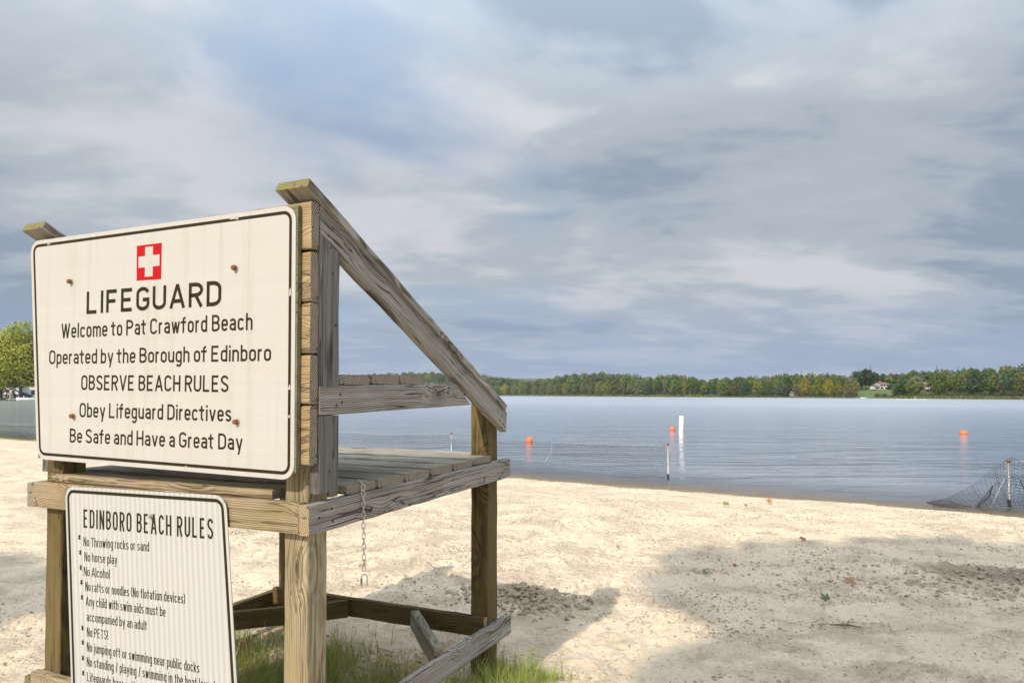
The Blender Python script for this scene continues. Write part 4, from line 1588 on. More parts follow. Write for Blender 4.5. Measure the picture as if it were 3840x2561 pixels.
w = WATER_Z
top_p = lerp_path([(7.50, 12.35, w + .02), (7.85, 12.30, w + .10), (8.25, 12.25, w + .34), (8.62, 12.2, w + .66), (8.85, 12.15, w + .84), (9.25, 12.2, w + .62), (9.55, 12.2, w + .20), (10.1, 12.3, w - .03)])
bot_p = lerp_path([(7.40, 12.05, w - .02), (7.85, 11.95, w - .05), (8.25, 11.9, w - .06), (8.6, 11.85, w - .06), (8.9, 11.85, w - .06), (9.3, 11.9, w - .06), (9.7, 11.9, w - .06), (10.2, 11.95, w - .06)])
net_grid('netting', drape(top_p, bot_p, 50, 16, 0, .05, .3), 0.0024, cn_root)
top_p = lerp_path([(8.15, 12.0, w + .02), (8.38, 12.0, w + .34), (8.62, 12.0, w + .50), (8.95, 12.0, w + .44), (9.20, 12.0, w + .10)])
bot_p = lerp_path([(8.05, 11.9, w - .03), (8.3, 11.85, w - .06), (8.6, 11.8, w - .06), (8.95, 11.8, w - .06), (9.30, 11.9, w - .06)])
net_grid('netting', drape(top_p, bot_p, 26, 11, 0, .05, 1.3), 0.0026, cn_root)
top_p = lerp_path([(7.45, 12.2, w + .08), (7.7, 12.1, w + .07), (8.0, 11.95, w + .0)])
bot_p = lerp_path([(7.5, 12.0, w - .01), (7.75, 11.85, w - .02), (8.05, 11.8, w - .03)])
net_grid('netting', drape(top_p, bot_p, 16, 6, 0, .03, 2.3), 0.0017, cn_root)
for c_ in cn_root.children:
    tag(c_, kind='stuff')
mb = MB()
mb.tube([(8.87, 12.2, w + .75), (9.6, 12.6, w + .72), (10.6, 13.2, w + .76)], .0058, 5)
mb.tube([(8.62, 11.97, w + .50), (8.50, 11.95, w + .30), (8.36, 11.9, w + .08), (8.30, 11.9, w - .03)], .0035, 5)
mb.build('rope', M_ROPE, cn_root)
mb = MB()
mb.tube([(8.1, 11.95, w - .02), (8.35, 11.98, w + .18), (8.42, 12.0, w + .36)], .010, 5)
mb.tube([(8.92, 12.02, w + .45), (8.98, 12.02, w + .30), (9.06, 11.95, w + .10), (9.12, 11.9, w - .04)], [.008, .010, .016, .018], 5)
mb.build('bunched_cord', M_BLACK, cn_root)['kind'] = 'stuff'


# ---------------------------------------------------------------- buoys
def buoy(px, py, dia, label):
    d_ = 1567 * 1.95 / (py - 905.5)
    x = (px - 1175.5) / 1567 * d_
    r_ = thing('orange_buoy', label, 'buoy', (x, d_, WATER_Z - 0.04), group='orange ball buoys on the lake')
    mb = MB()
    R_ = dia / 2
    prof = [(R_ * math.sin(a), R_ * 0.72 - R_ * math.cos(a)) for a in np.linspace(0.02, math.pi - .02, 14)]
    mb.lathe(prof, n=20)
    mb.build('float', M_ORANGE, r_, True)
    mb = MB()
    mb.lathe([(R_ * 1.002, R_ * .70), (R_ * 1.02, R_ * .72), (R_ * 1.002, R_ * .745)], n=20)
    mb.build('moulded_seam', M_ORANGE, r_, True)
    mb = MB()
    mb.lathe([(.022, R_ * 1.66), (.022, R_ * 1.78), (0, R_ * 1.78)], n=8)
    mb.build('eyelet', M_ORANGE, r_)
    return r_


buoy(1215, 1015, .305, 'orange ball buoy nearest the net, left of the other two')
buoy(1543, 988.5, .31, 'orange ball buoy beside the white marker post')
bq = buoy(2210, 997, .36, 'orange ball buoy alone on the right of the lake')
bq.scale = (1, 1, .78)
d_ = 1567 * 1.95 / (991 - 905.5)
x_ = (1562 - 1175.5) / 1567 * d_
mk = thing('marker_buoy', 'tall white cylindrical marker buoy with orange markings standing in the lake', 'marker buoy', (x_, d_, WATER_Z - .3))
mk.rotation_euler = (R(2), R(2.2), 0)
mb = MB()
mb.lathe([(0.115, 0), (0.115, 1.10), (0.105, 1.125), (0, 1.13)], n=18)
mb.build('cylinder_body', M_WHITE, mk, True)
M_OR2 = plain('faded_orange_print', (0.72, 0.30, 0.20), 0.6)
for z0, z1 in ((1.00, 1.035), (0.36, 0.40)):
    mb = MB()
    mb.lathe([(0.1165, z0), (0.1165, z1)], n=18)
    mb.build('orange_band', M_OR2, mk, True)
mb = MB()
for a0, z0, a1, z1 in ((-1.2, .70, -1.75, .86), (-1.75, .86, -2.3, .70), (-2.3, .70, -1.75, .54), (-1.75, .54, -1.2, .70)):
    pts = [(0.1168 * math.cos(a0 + (a1 - a0) * k / 5), .1168 * math.sin(a0 + (a1 - a0) * k / 5), z0 + (z1 - z0) * k / 5) for k in range(6)]
    mb.tube(pts, .008, 4)
mb.build('orange_diamond', M_OR2, mk)

# ================================================================ FAR SHORE
SH = [(-2200, -0.9 * 0, 0)]


def lin(x, xs, ys):
    return float(np.interp(x, xs, ys))


# water's edge of the far shore: display-pixel columns -> distance (metres); used to lay out the bay in plan
SX = [-60, 62, 110, 180, 300, 500, 800, 1000, 1150, 1350, 1500, 1600, 1750, 1890, 2000, 2100, 2351, 2600, 3000, 3600]
SD = [235, 238, 300, 620, 900, 1000, 1020, 1000, 960, 710, 570, 509, 440, 392, 350, 321, 266, 232, 205, 190]
KX = [-60, 70, 140, 300, 600, 776, 850, 950, 1000, 1100, 1150, 1180, 1215, 1240, 1300, 1367, 1450, 1493, 1540, 1590, 1620, 1660, 1700, 1774, 1836, 1900, 1933, 2012, 2069, 2097, 2151, 2220, 2288, 2351, 2600, 3000, 3600]
KY = [880, 878, 868, 866, 864, 862, 856, 850, 852, 856, 862, 866, 872, 867, 856, 851, 855, 860, 855, 860, 869, 864, 861, 856, 855, 854, 855, 858, 858, 850, 843, 842, 838, 830, 815, 805, 800]


def edge(px):
    d = lin(px, SX, SD)
    u = (px - 1175.5) / 1567
    return u, d


def rise(px, t_):
    """ground height above the lake t_ metres behind the water's edge"""
    sl = lin(px, [-60, 100, 500, 1200, 1500, 1800, 1950, 1970, 2065, 2085, 2351, 3600], [0.008, 0.03, .11, .11, .085, .05, .045, .085, .085, .055, .075, .09])
    z = 0.25 + sl * max(0, t_ - 6)
    if t_ > 130:
        z = 0.25 + sl * 124 + (t_ - 130) * sl * 0.25
    return z


def shore_pt(px, t_):
    u, d = edge(px)
    dd = d + t_
    return u * dd, dd, WATER_Z + rise(px, t_)


m, t = material('far_shore_ground')
pos = t.add('ShaderNodeNewGeometry').outputs['Position']
n = t.noise(pos, 0.05, 6, 0.6)
n2 = t.noise(pos, 0.7, 4, 0.6)
c = t.ramp(n, [(0.35, (0.035, 0.045, 0.02)), (0.6, (0.055, 0.075, 0.025))])
c = t.mix(t.math('MULTIPLY', n2, 0.5), c, (0.09, 0.09, 0.04))
t.out(t.principled(c, 0.95))
M_FAR = m
M_LAWN = plain('mown_lawn', (0.085, 0.125, 0.038), 0.9, 0.25, 0.3)
cols = list(np.arange(-60, 3620, 12))
ts = [-3, 0, 2, 6, 12, 25, 45, 70, 100, 130, 180, 400, 1200, 3500]
V = []
for px in cols:
    u, d = edge(px)
    for t_ in ts:
        x, y, z = shore_pt(px, max(t_, 0))
        if t_ < 0:
            x, y, z = u * (d - 3), d - 3, WATER_Z - 0.8
        elif t_ == 0:
            z = WATER_Z + 0.05
        V.append((x, y, z))
nt = len(ts)
F = [(i * nt + j, (i + 1) * nt + j, (i + 1) * nt + j + 1, i * nt + j + 1) for i in range(len(cols) - 1) for j in range(nt - 1)]
MI = []
for i in range(len(cols) - 1):
    for j in range(nt - 1):
        lawn = (1962 < cols[i] < 2062 and 1 <= j <= 7) or (2110 < cols[i] < 2150 and 2 <= j <= 6) or (-60 <= cols[i] < 75 and 1 <= j <= 6)
        MI.append(1 if lawn else 0)
far = mesh_obj('far_shore', V, F, [M_FAR, M_LAWN], None, True, MI)
tag(far, kind='structure')

# ---------------------------------------------------------------- foliage
def leaf_mat():
    m, t = material('tree_foliage')
    oi = t.add('ShaderNodeObjectInfo')
    rn = t.add('ShaderNodeNewGeometry').outputs['Random Per Island']
    vary = t.ramp(rn, [(0.0, (0.62, 0.66, 0.6)), (1.0, (1.38, 1.32, 1.25))])
    c = t.mix(1.0, oi.outputs['Color'], vary, 'MULTIPLY')
    d = t.principled(c, 0.75, None, **{'Specular IOR Level': 0.2})
    tr = t.add('ShaderNodeBsdfTranslucent', {'Color': c}).outputs[0]
    t.out(t.add('ShaderNodeMixShader', {0: 0.22, 1: d, 2: tr}).outputs[0])
    return m


M_LEAF = leaf_mat()
M_BARK = plain('tree_bark', (0.13, 0.10, 0.075), 0.9, 0.4, 3)
M_PALEBARK = plain('pale_bark', (0.40, 0.36, 0.30), 0.9, 0.2, 3)


def leaf_cloud(centers, radii, n, size, flat=0.75, seed=0, shell=0.55):
    """n leaf-clump quads spread through ellipsoids; returns verts, quads"""
    rg = np.random.default_rng(seed)
    centers = np.array(centers, float)
    radii = np.array(radii, float)
    wgt = radii ** 2
    pick = rg.choice(len(centers), n, p=wgt / wgt.sum())
    d = rg.normal(size=(n, 3))
    d /= np.linalg.norm(d, axis=1)[:, None]
    rr = shell + (1.06 - shell) * rg.random(n) ** 0.7
    P = centers[pick] + d * (radii[pick] * rr)[:, None] * np.array([1, 1, flat])
    a = rg.normal(size=(n, 3)) * 0.8 + d * 0.0
    a /= np.linalg.norm(a, axis=1)[:, None]
    nrm = d + rg.normal(size=(n, 3)) * 0.55
    nrm /= np.linalg.norm(nrm, axis=1)[:, None]
    a = np.cross(nrm, a)
    a /= np.linalg.norm(a, axis=1)[:, None]
    b = np.cross(nrm, a)
    s = size * (0.6 + 0.8 * rg.random(n))[:, None]
    q = [P + a * s * .5, P + b * s * .42, P - a * s * .5, P - b * s * .42]
    V = np.stack(q, 1).reshape(-1, 3)
    Q = np.arange(4 * n).reshape(n, 4)
    return V, Q


def crown_broad(seed, height, width, base, n, size):
    rg = random.Random(seed)
    cs, rs = [], []
    lobes = 16
    for k in range(lobes):
        f = (k + .5) / lobes
        z = base + (height - base) * (0.12 + 0.78 * f)
        prof = math.sin(math.pi * min(1, 0.22 + 0.80 * f)) ** 0.7
        a = k * 2.4 + rg.uniform(-.4, .4)
        rad = width / 2 * prof * rg.uniform(0.35, 0.72)
        cs.append((rad * math.cos(a), rad * math.sin(a), z + rg.uniform(-.04, .04) * height))
        rs.append(width * rg.uniform(0.17, 0.27) * (0.7 + .4 * prof))
    cs.append((0, 0, base + (height - base) * .5))
    rs.append(width * .3)
    return leaf_cloud(cs, rs, n, size, 0.8, seed)


def crown_conifer(seed, height, width, base, n, size, ragged=0.0):
    rg = np.random.default_rng(seed)
    tiers = 15
    cs, rs = [], []
    for k in range(tiers):
        f = k / (tiers - 1)
        z = base + (height - base) * f
        rad = width / 2 * (1 - f) ** 0.85
        m_ = max(1, int(6 * (1 - f)) + 1)
        for j in range(m_):
            a = 2 * math.pi * (j / m_) + k * .7
            k_ = 0.62 * (1 + ragged * rg.uniform(-.5, .5))
            cs.append((rad * k_ * math.cos(a), rad * k_ * math.sin(a), z))
            rs.append(max(width * .05, rad * 0.42))
    return leaf_cloud(cs, rs, n, size, 0.35, seed)


def limb_mesh(seed, height, width, base, trunk_r):
    rg = random.Random(seed)
    mb = MB()
    top = height * .78
    pts = [(0, 0, -0.6)]
    for k in range(1, 6):
        f = k / 5
        pts.append((rg.uniform(-.02, .02) * height * f, rg.uniform(-.02, .02) * height * f, top * f))
    mb.tube(pts, [trunk_r * 1.25] + [trunk_r * (1 - .8 * k / 5) for k in range(1, 6)], 7)
    for k in range(6):
        z = base * .8 + (top - base) * (k / 7)
        a = k * 2.4 + rg.uniform(-.3, .3)
        L_ = width * .40
        mb.tube([(0, 0, z), (L_ * .5 * math.cos(a), L_ * .5 * math.sin(a), z + height * .08), (L_ * math.cos(a), L_ * math.sin(a), z + height * .19)],
                [trunk_r * .5, trunk_r * .3, trunk_r * .1], 5)
    return mb


PROTO = {}


def proto(kind, seed, H_, Wd, base, n, size, conif=False, bark=M_BARK, tr=0.25, ragged=0.):
    V, Q = (crown_conifer(seed, H_, Wd, base, n, size, ragged) if conif else crown_broad(seed, H_, Wd, base, n, size))
    cr = np_mesh('crown', V, Q, M_LEAF)
    cm = cr.data
    COL.objects.unlink(cr)
    bpy.data.objects.remove(cr)
    lm_ = limb_mesh(seed, H_, Wd, base, tr)
    to = lm_.build('trunk', bark, None, True)
    tm = to.data
    COL.objects.unlink(to)
    bpy.data.objects.remove(to)
    PROTO.setdefault(kind, []).append((cm, tm, H_, Wd))


for s_ in range(6):
    proto('broad', 100 + s_, 16, 11.5, 2.6 + (s_ % 3), 1700, .95)
for s_ in range(2):
    proto('low', 140 + s_, 16, 14, 0.8, 1700, .95)
for s_ in range(3):
    proto('slim', 120 + s_, 16, 7.5, 4.5, 1100, .8, bark=M_PALEBARK, tr=.16)
for s_ in range(2):
    proto('spruce', 130 + s_, 16, 8.5, 0.8, 1900, .8, True)
for s_ in range(2):
    proto('pine', 150 + s_, 16, 6.5, 9.0, 700, .7, True, ragged=.8)
for s_ in range(2):
    proto('shrub', 160 + s_, 3, 5.5, 0.1, 500, .42, tr=.06)


def tree(kind, name, x, y, z, h, wscale, color, label, group=None, cat='tree'):
    cm, tm, H_, Wd = random.choice(PROTO[kind])
    s = h / H_
    r_ = thing(name, label, cat, (x, y, z), random.uniform(0, 6.28), group)
    r_.scale = (s * wscale, s * wscale, s)
    c = link(bpy.data.objects.new('crown', cm), r_)
    k = random.uniform(.88, 1.12)
    c.color = (color[0] * k, color[1] * k, color[2] * k, 1)
    link(bpy.data.objects.new('trunk', tm), r_)
    return r_


PAL0 = [((0.060, 0.085, 0.022), 'mid green'), ((0.045, 0.070, 0.026), 'dark green'), ((0.095, 0.115, 0.026), 'yellow green'),
       ((0.088, 0.102, 0.052), 'grey green'), ((0.074, 0.078, 0.028), 'olive brown'), ((0.040, 0.065, 0.034), 'bluish green'),
       ((0.095, 0.103, 0.03), 'golden green')]

PAL = [(tuple(v * 1.7 for v in c_), n_) for c_, n_ in PAL0]

# notable trees, laid out by where they stand: (column, crown top, base) in display pixels, distance behind the shore
S = [
    ('broad', 1988, 846, 898, 62, 46, (0.034, 0.056, 0.022), 'huge dark green oak left of the white house across the lake'),
    ('broad', 1966, 851, 897, 62, 30, (0.038, 0.060, 0.026), 'dark green oak on the left side of the huge oak by the lawn'),
    ('broad', 2010, 855, 896, 66, 32, (0.036, 0.058, 0.022), 'dark green tree between the huge oak and the white house'),
    ('pine', 1998, 839, 890, 75, 13, (0.030, 0.050, 0.022), 'dark pine top poking up right above the huge oak'),
    ('pine', 1973, 844, 890, 75, 14, (0.030, 0.050, 0.022), 'dark pine top poking up left above the huge oak'),
    ('low', 1848, 866, 912, 8, 30, (0.155, 0.130, 0.018), 'bright yellow tree at the water left of the other yellow trees'),
    ('low', 1877, 868, 912, 9, 26, (0.100, 0.120, 0.022), 'yellow green tree at the water between two yellow ones'),
    ('low', 1903, 868, 912, 8, 30, (0.150, 0.135, 0.018), 'yellow leaved tree at the water on the wooded point'),
    ('low', 1925, 872, 913, 9, 22, (0.120, 0.125, 0.022), 'golden green tree at the water right of the yellow ones'),
    ('low', 1950, 869, 912, 8, 30, (0.098, 0.098, 0.048), 'grey green spreading tree at the tip of the point by the boathouse'),
    ('low', 1963, 872, 912, 9, 18, (0.110, 0.105, 0.03), 'small golden tree at the right end of the wooded point'),
    ('broad', 2046, 857, 888, 80, 26, (0.105, 0.072, 0.036), 'rust brown tree standing behind the white house'),
    ('broad', 2028, 857, 888, 90, 24, (0.075, 0.095, 0.040), 'pale green tree just behind the white house roof'),
    ('broad', 2072, 857, 888, 90, 26, (0.082, 0.102, 0.046), 'pale green tree right of the rust brown tree'),
    ('spruce', 2042, 874, 897, 60, 12, (0.028, 0.048, 0.034), 'small blue spruce at the right corner of the white house'),
    ('spruce', 2074, 866, 910, 22, 44, (0.022, 0.042, 0.020), 'large black green spruce on the right edge of the lawn'),
    ('low', 2056, 880, 909, 20, 20, (0.080, 0.098, 0.036), 'low green tree on the left foot of the large spruce'),
    ('broad', 2103, 862, 909, 24, 34, (0.115, 0.128, 0.070), 'silvery pale green tree right of the large spruce'),
    ('broad', 2122, 853, 898, 60, 34, (0.040, 0.064, 0.030), 'dark green tree behind the silvery tree, left of the brown house'),
    ('broad', 2098, 850, 898, 75, 36, (0.062, 0.084, 0.034), 'tall mid green tree behind the silvery tree'),
    ('broad', 2157, 858, 909, 32, 32, (0.078, 0.100, 0.040), 'light green tree just right of the brown house'),
    ('low', 2150, 878, 909, 26, 20, (0.058, 0.082, 0.026), 'bushy green tree in front of the light green one by the brown house'),
    ('broad', 2172, 857, 905, 45, 28, (0.105, 0.078, 0.046), 'tree with reddish top right of the brown house'),
    ('slim', 2182, 872, 910, 20, 14, (0.125, 0.130, 0.050), 'thin pale trunked tree, left one of three at the shore'),
    ('slim', 2194, 871, 910, 21, 12, (0.105, 0.115, 0.045), 'thin pale trunked tree, middle one of three at the shore'),
    ('slim', 2205, 871, 910, 20, 13, (0.105, 0.112, 0.050), 'thin pale trunked tree, right one of three at the shore'),
    ('low', 2228, 862, 911, 22, 40, (0.112, 0.130, 0.070), 'broad silvery green tree at the shore right of the thin trunks'),
    ('broad', 2251, 862, 908, 34, 28, (0.098, 0.122, 0.070), 'pale blue green tree behind the broad silvery one'),
    ('broad', 2274, 866, 911, 24, 26, (0.155, 0.115, 0.030), 'orange yellow tree near the right edge of the far shore'),
    ('broad', 2303, 862, 911, 26, 28, (0.060, 0.092, 0.056), 'teal green tree right of the orange yellow one'),
    ('slim', 2292, 880, 911, 18, 12, (0.115, 0.098, 0.066), 'grey half bare tree between the orange and teal trees'),
    ('broad', 2326, 866, 911, 24, 30, (0.048, 0.070, 0.030), 'dark tree with pale trunks close to the right edge'),
    ('low', 2349, 870, 912, 22, 30, (0.060, 0.085, 0.030), 'rounded green tree cut by the right edge of the picture'),
    ('pine', 2151, 840, 880, 110, 15, (0.030, 0.050, 0.024), 'lone pine on the skyline above the brown house'),
    ('pine', 2214, 840, 878, 112, 14, (0.030, 0.050, 0.026), 'pine on the skyline above the broad silvery tree'),
    ('pine', 2200, 841, 878, 112, 12, (0.030, 0.050, 0.026), 'smaller pine left of the pine over the silvery tree'),
    ('pine', 1900, 852, 888, 70, 20, (0.026, 0.044, 0.022), 'dark pine clump top above the yellow trees'),
    ('pine', 1865, 852, 888, 70, 10, (0.028, 0.046, 0.024), 'narrow dark pine above the left yellow tree'),
    ('pine', 1840, 852, 888, 70, 16, (0.028, 0.046, 0.024), 'dark pine at the left above the yellow trees'),
    ('low', 1830, 880, 912, 9, 20, (0.110, 0.092, 0.062), 'pinkish grey tree over the small grey shed'),
    ('low', 1790, 872, 912, 10, 28, (0.086, 0.108, 0.052), 'pale spreading tree left of the small grey shed'),
    ('low', 1690, 878, 911, 10, 26, (0.090, 0.066, 0.044), 'reddish brown tree halfway along the wooded shore'),
    ('low', 1160, 880, 906.5, 12, 22, (0.165, 0.165, 0.035), 'bright yellow green tree at the shore beside the chair arm'),
]
for (kd_, px, ytop, yb, tb, wpx, c_, lb_) in S:
    u, d = edge(px)
    x, y, z = shore_pt(px, tb)
    h = (905.5 - ytop) / 1567 * y + CAM_H - z
    wd = wpx / 1567 * y
    H_, W0 = PROTO[kd_][0][2], PROTO[kd_][0][3]
    tree(kd_, 'pine_tree' if kd_ == 'pine' else 'spruce_tree' if kd_ == 'spruce' else 'broadleaf_tree', x, y, z, h, (wd / W0) / (h / H_), tuple(v * 1.55 for v in c_), lb_)

special_px = [(1960, 2016), (2060, 2088)]
count = 0
rows = [(7, 0.78), (17, 0.9), (30, 0.98)]
for ri, (tb, hk) in enumerate(rows):
    px = 720 + ri * 5
    while px < 2420:
        u, d = edge(px)
        x, y, z = shore_pt(px, tb + random.uniform(-2, 3))
        sp = (6.5 + 2.0 * random.random()) * (1.25 if d > 700 else 1.0)
        step = sp / d * 1567
        skip = (ri == 0 and 1822 < px < 1972) or (1958 < px < 2064) or (2108 < px < 2150 and ri < 3) or (ri == 0 and px > 2060)
        if not skip:
            sk = lin(px, KX, KY)
            hmax = (905.5 - sk) / 1567 * y + CAM_H - z
            h = min(hmax * hk, 13.5 + 4 * random.random()) * random.uniform(.8, 1.02)
            if h > 3:
                c_, nm_ = random.choices(PAL, weights=[5, 4, 3, 4, 3, 2, 2 if 1500 < px < 1830 or px < 1300 else 1])[0]
                kd_ = random.choices(['broad', 'low', 'slim'], weights=[5, 3 if ri else 6, 1])[0]
                if px < 1180:
                    part, grp = 'on the distant shore behind the chair', 'trees behind the chair'
                elif px < 1500:
                    part, grp = 'on the distant shore right of the chair', 'trees right of the chair'
                elif px < 1830:
                    part, grp = 'on the wooded shore above the white marker buoy', 'trees above the marker buoy'
                else:
                    part, grp = 'in the woods at the right end of the far shore', 'woods at the right'
                row = ['front row', 'second row', 'third row'][ri]
                tree(kd_, 'broadleaf_tree', x, y, z, h, random.uniform(.8, 1.0) * (13 / max(h, 8)) ** .4, c_,
                     '%s %s tree %s' % (row, nm_, part), '%s %s trees, %s' % (row, nm_, grp))
                count += 1
        px += step
print('row trees', count)

# the hill forest behind the rows: one mass
V_all, Q_all = [], []
off_ = 0
cc, rr_, fc = [], [], []
fcol = []
px = 690.0
rg = random.Random(5)
for tb in (44, 58, 74, 92, 112):
    px = 690.0
    while px < 2700:
        u, d = edge(px)
        x, y, z = shore_pt(px, tb + rg.uniform(-6, 6))
        step = rg.uniform(7, 10.5) * (1.2 if d > 700 else 1) / d * 1567
        if (1955 < px < 2066 and tb < 70) or (2108 < px < 2150 and tb < 50):
            px += step
            continue
        sk = lin(px, KX, KY) + rg.uniform(-1.0, 3.5)
        ztop = (905.5 - sk) / 1567 * y + CAM_H
        lev = {44: .80, 58: .87, 74: .93, 92: .97, 112: 1.0}[tb]
        zt = z + (ztop - z) * lev
        h = zt - z
        if h > 2.5:
            rad = min(5.2, h * .42) * rg.uniform(.8, 1.1)
            seed = rg.randint(0, 9999)
            nleaf = 420 if tb < 92 else 520
            cs = [(x, y, zt - rad * .9)]
            rs = [rad * .9]
            for k in range(5):
                a = k * 1.26 + rg.random()
                cs.append((x + rad * .62 * math.cos(a), y + rad * .62 * math.sin(a), zt - rad * rg.uniform(.9, 1.5)))
                rs.append(rad * .58)
            cs.append((x, y, zt - rad * 2.0))
            rs.append(rad)
            V1, Q1 = leaf_cloud(cs, rs, nleaf, 1.25, .8, seed, .6)
            V_all.append(V1)
            Q_all.append(Q1 + off_)
            off_ += len(V1)
            c_ = rg.choices(PAL, weights=[5, 4, 2, 3, 4, 2, 1])[0][0]
            k = rg.uniform(.8, 1.15)
            fcol.append((nleaf, (c_[0] * k, c_[1] * k, c_[2] * k)))
        px += step
m, t = material('forest_foliage')
at = t.add('ShaderNodeAttribute', attribute_name='leafcol')
rn = t.add('ShaderNodeNewGeometry').outputs['Random Per Island']
c = t.mix(1.0, at.outputs['Color'], t.ramp(rn, [(0.0, (0.62, 0.66, 0.6)), (1.0, (1.38, 1.32, 1.25))]), 'MULTIPLY')
d = t.principled(c, 0.75, None, **{'Specular IOR Level': 0.2})
tr = t.add('ShaderNodeBsdfTranslucent', {'Color': c}).outputs[0]
t.out(t.add('ShaderNodeMixShader', {0: 0.22, 1: d, 2: tr}).outputs[0])
forest = np_mesh('hill_forest', np.concatenate(V_all), np.concatenate(Q_all), m)
a_ = forest.data.color_attributes.new('leafcol', 'FLOAT_COLOR', 'POINT')
arr = np.concatenate([np.tile(np.array([*c_, 1.0]), (4 * n_, 1)) for n_, c_ in fcol]).astype(np.float32)
a_.data.foreach_set('color', arr.ravel())
tag(forest, 'mixed green woodland covering the hills behind the first rows of shore trees', 'forest', kind='stuff')

# marsh reeds and bushes at the water's edge
V, Q = [], []
rg = random.Random(9)
for k in range(15000):
    px = rg.uniform(700, 2500)
    if px < 1640:
        t_ = rg.uniform(0, 5)
        hh = rg.uniform(.8, 1.6) * lin(px, [1150, 1640], [1.4, .9])
    elif px < 1975:
        t_ = rg.uniform(0, 3)
        hh = rg.uniform(.3, .8)
        if rg.random() < .7:
            continue
    else:
        t_ = rg.uniform(0, 8)
        hh = rg.uniform(.5, 1.2)
    if 1962 < px < 2066:
        if px < 2008 or rg.random() < .5:
            continue
        hh *= .5
    x, y, z = shore_pt(px, t_)
    w_ = rg.uniform(.25, .8) * lin(px, [1150, 1640, 2400], [2.2, 1.2, .8])
    a = rg.uniform(-.5, .5)
    b = len(V)
    V += [(x - w_ * .5, y + a, z - .2), (x + w_ * .5, y - a, z - .2), (x + w_ * .42, y - a, z + hh * rg.uniform(.7, 1)), (x - w_ * .42, y + a, z + hh)]
    Q.append((b, b + 1, b + 2, b + 3))
M_REED = grass_mat('marsh_reeds', (0.13, 0.155, 0.035), (0.20, 0.20, 0.07))
reed = np_mesh('marsh_reeds', np.array(V), np.array(Q), M_REED)
tag(reed, 'yellow green reeds along the far waterline', 'reeds', kind='stuff')
for px, tb, hh, wk, lb_ in ((2014, 7, 2.4, 1.0, 'green shrub at the foot of the lawn, leftmost'), (2030, 6, 2.2, 1.0, 'green shrub at the foot of the lawn, second from the left'),
                            (2046, 5, 1.4, 1.6, 'low shrub at the foot of the lawn below the white house'), (2066, 5, 1.6, 1.6, 'low shrub in front of the large spruce'),
                            (2090, 8, 2.4, 1.6, 'low shrub in front of the silvery tree'), (2112, 7, 2.2, 1.6, 'low shrub left below the brown house'),
                            (2136, 7, 2.0, 1.6, 'low shrub right below the brown house'), (2160, 6, 2.0, 1.7, 'low shrub left of the thin pale trunks'),
                            (2190, 6, 1.8, 1.8, 'low shrub under the thin pale trunks'), (2222, 6, 1.8, 1.8, 'low shrub under the broad silvery tree'),
                            (2262, 6, 1.7, 1.8, 'low shrub under the orange yellow tree')):
    x, y, z = shore_pt(px, tb)
    tree('shrub', 'shrub', x, y, z, hh, wk, (0.085, 0.105, 0.032), lb_, 'shrubs along the far waterline', 'shrub')
x, y, z = shore_pt(2121, 22)
tree('shrub', 'shrub', x, y, z, 3.0, 1.0, (0.24, 0.22, 0.17), 'pale flowering shrub in front of the brown house', None, 'shrub')


# ---------------------------------------------------------------- houses across the lake
def gable_roof(mb, x0, x1, y0, y1, z, h, ov=.4, along='x'):
    if along == 'x':
        ym = (y0 + y1) / 2
        a = [(x0 - ov, y0 - ov, z), (x1 + ov, y0 - ov, z), (x1 + ov, ym, z + h), (x0 - ov, ym, z + h)]
        b = [(x0 - ov, y1 + ov, z), (x1 + ov, y1 + ov, z), (x1 + ov, ym, z + h), (x0 - ov, ym, z + h)]
        mb.slab(a, (0, 0, .18))
        mb.slab(b[::-1], (0, 0, .18))
        mb.slab([(x0, y0, z), (x0, y1, z), (x0, ym, z + h - .1)], (.15, 0, 0), 1)
        mb.slab([(x1 - .15, y0, z), (x1 - .15, y1, z), (x1 - .15, ym, z + h - .1)], (.15, 0, 0), 1)
    return mb


M_HWHITE = plain('white_house_wall', (0.72, 0.69, 0.62), .8, .06, .5)
M_HBROWN = plain('brown_house_wall', (0.15, 0.07, 0.055), .8, .1, .5)
M_ROOFR = plain('brick_red_roof', (0.22, 0.11, 0.09), .85, .2, 1)
M_ROOFG = plain('grey_roof', (0.12, 0.12, 0.125), .85, .2, 1)
M_GLASS = plain('dark_window_glass', (0.035, 0.04, 0.05), .15, .1, 1)
M_DARKW = plain('dark_trim', (0.05, 0.045, 0.04), .8)


def windows(root, lst, frame=M_HWHITE):
    for (x, z, w_, h_, y) in lst:
        mb = MB()
        mb.box((x, y - .06, z), (w_ + .24, .10, h_ + .24))
        f = mb.build('window_frame', frame, root)
        mb = MB()
        mb.box((x, y - .13, z), (w_, .05, h_))
        mb.build('window_pane', M_GLASS, f)


x, y, z = shore_pt(2032, 62)
wh = thing('white_house', 'large white house with a brick red roof above the lawn across the lake', 'house', (x, y, z), R(6))
wh.scale = (1, 1, .68)
sc = y / 1567
W1 = 22 * sc
mb = MB()
mb.box((0, 4, 2.1), (W1 * .8, 7, 4.2 + .0))
mb.build('wall', M_HWHITE, wh)
rm = MB()
gable_roof(rm, -W1 * .4, W1 * .4, .5, 7.5, 4.2, 1.9)
rf = rm.build('roof', [M_ROOFR, M_HWHITE], wh)
mb = MB()
mb.box((-W1 * .12, 4, 6.5), (.8, .8, 1.6))
mb.build('chimney', plain('brick_chimney', (.3, .15, .11)), rf)
mb = MB()
mb.box((-W1 * .68, 4, 1.3), (W1 * .52, 5, 2.6))
mb.build('low_wing', M_HWHITE, wh)
rm = MB()
gable_roof(rm, -W1 * .94, -W1 * .42, 1.5, 6.5, 2.6, 1.1)
rm.build('wing_roof', [M_ROOFG, M_HWHITE], wh)
mb = MB()
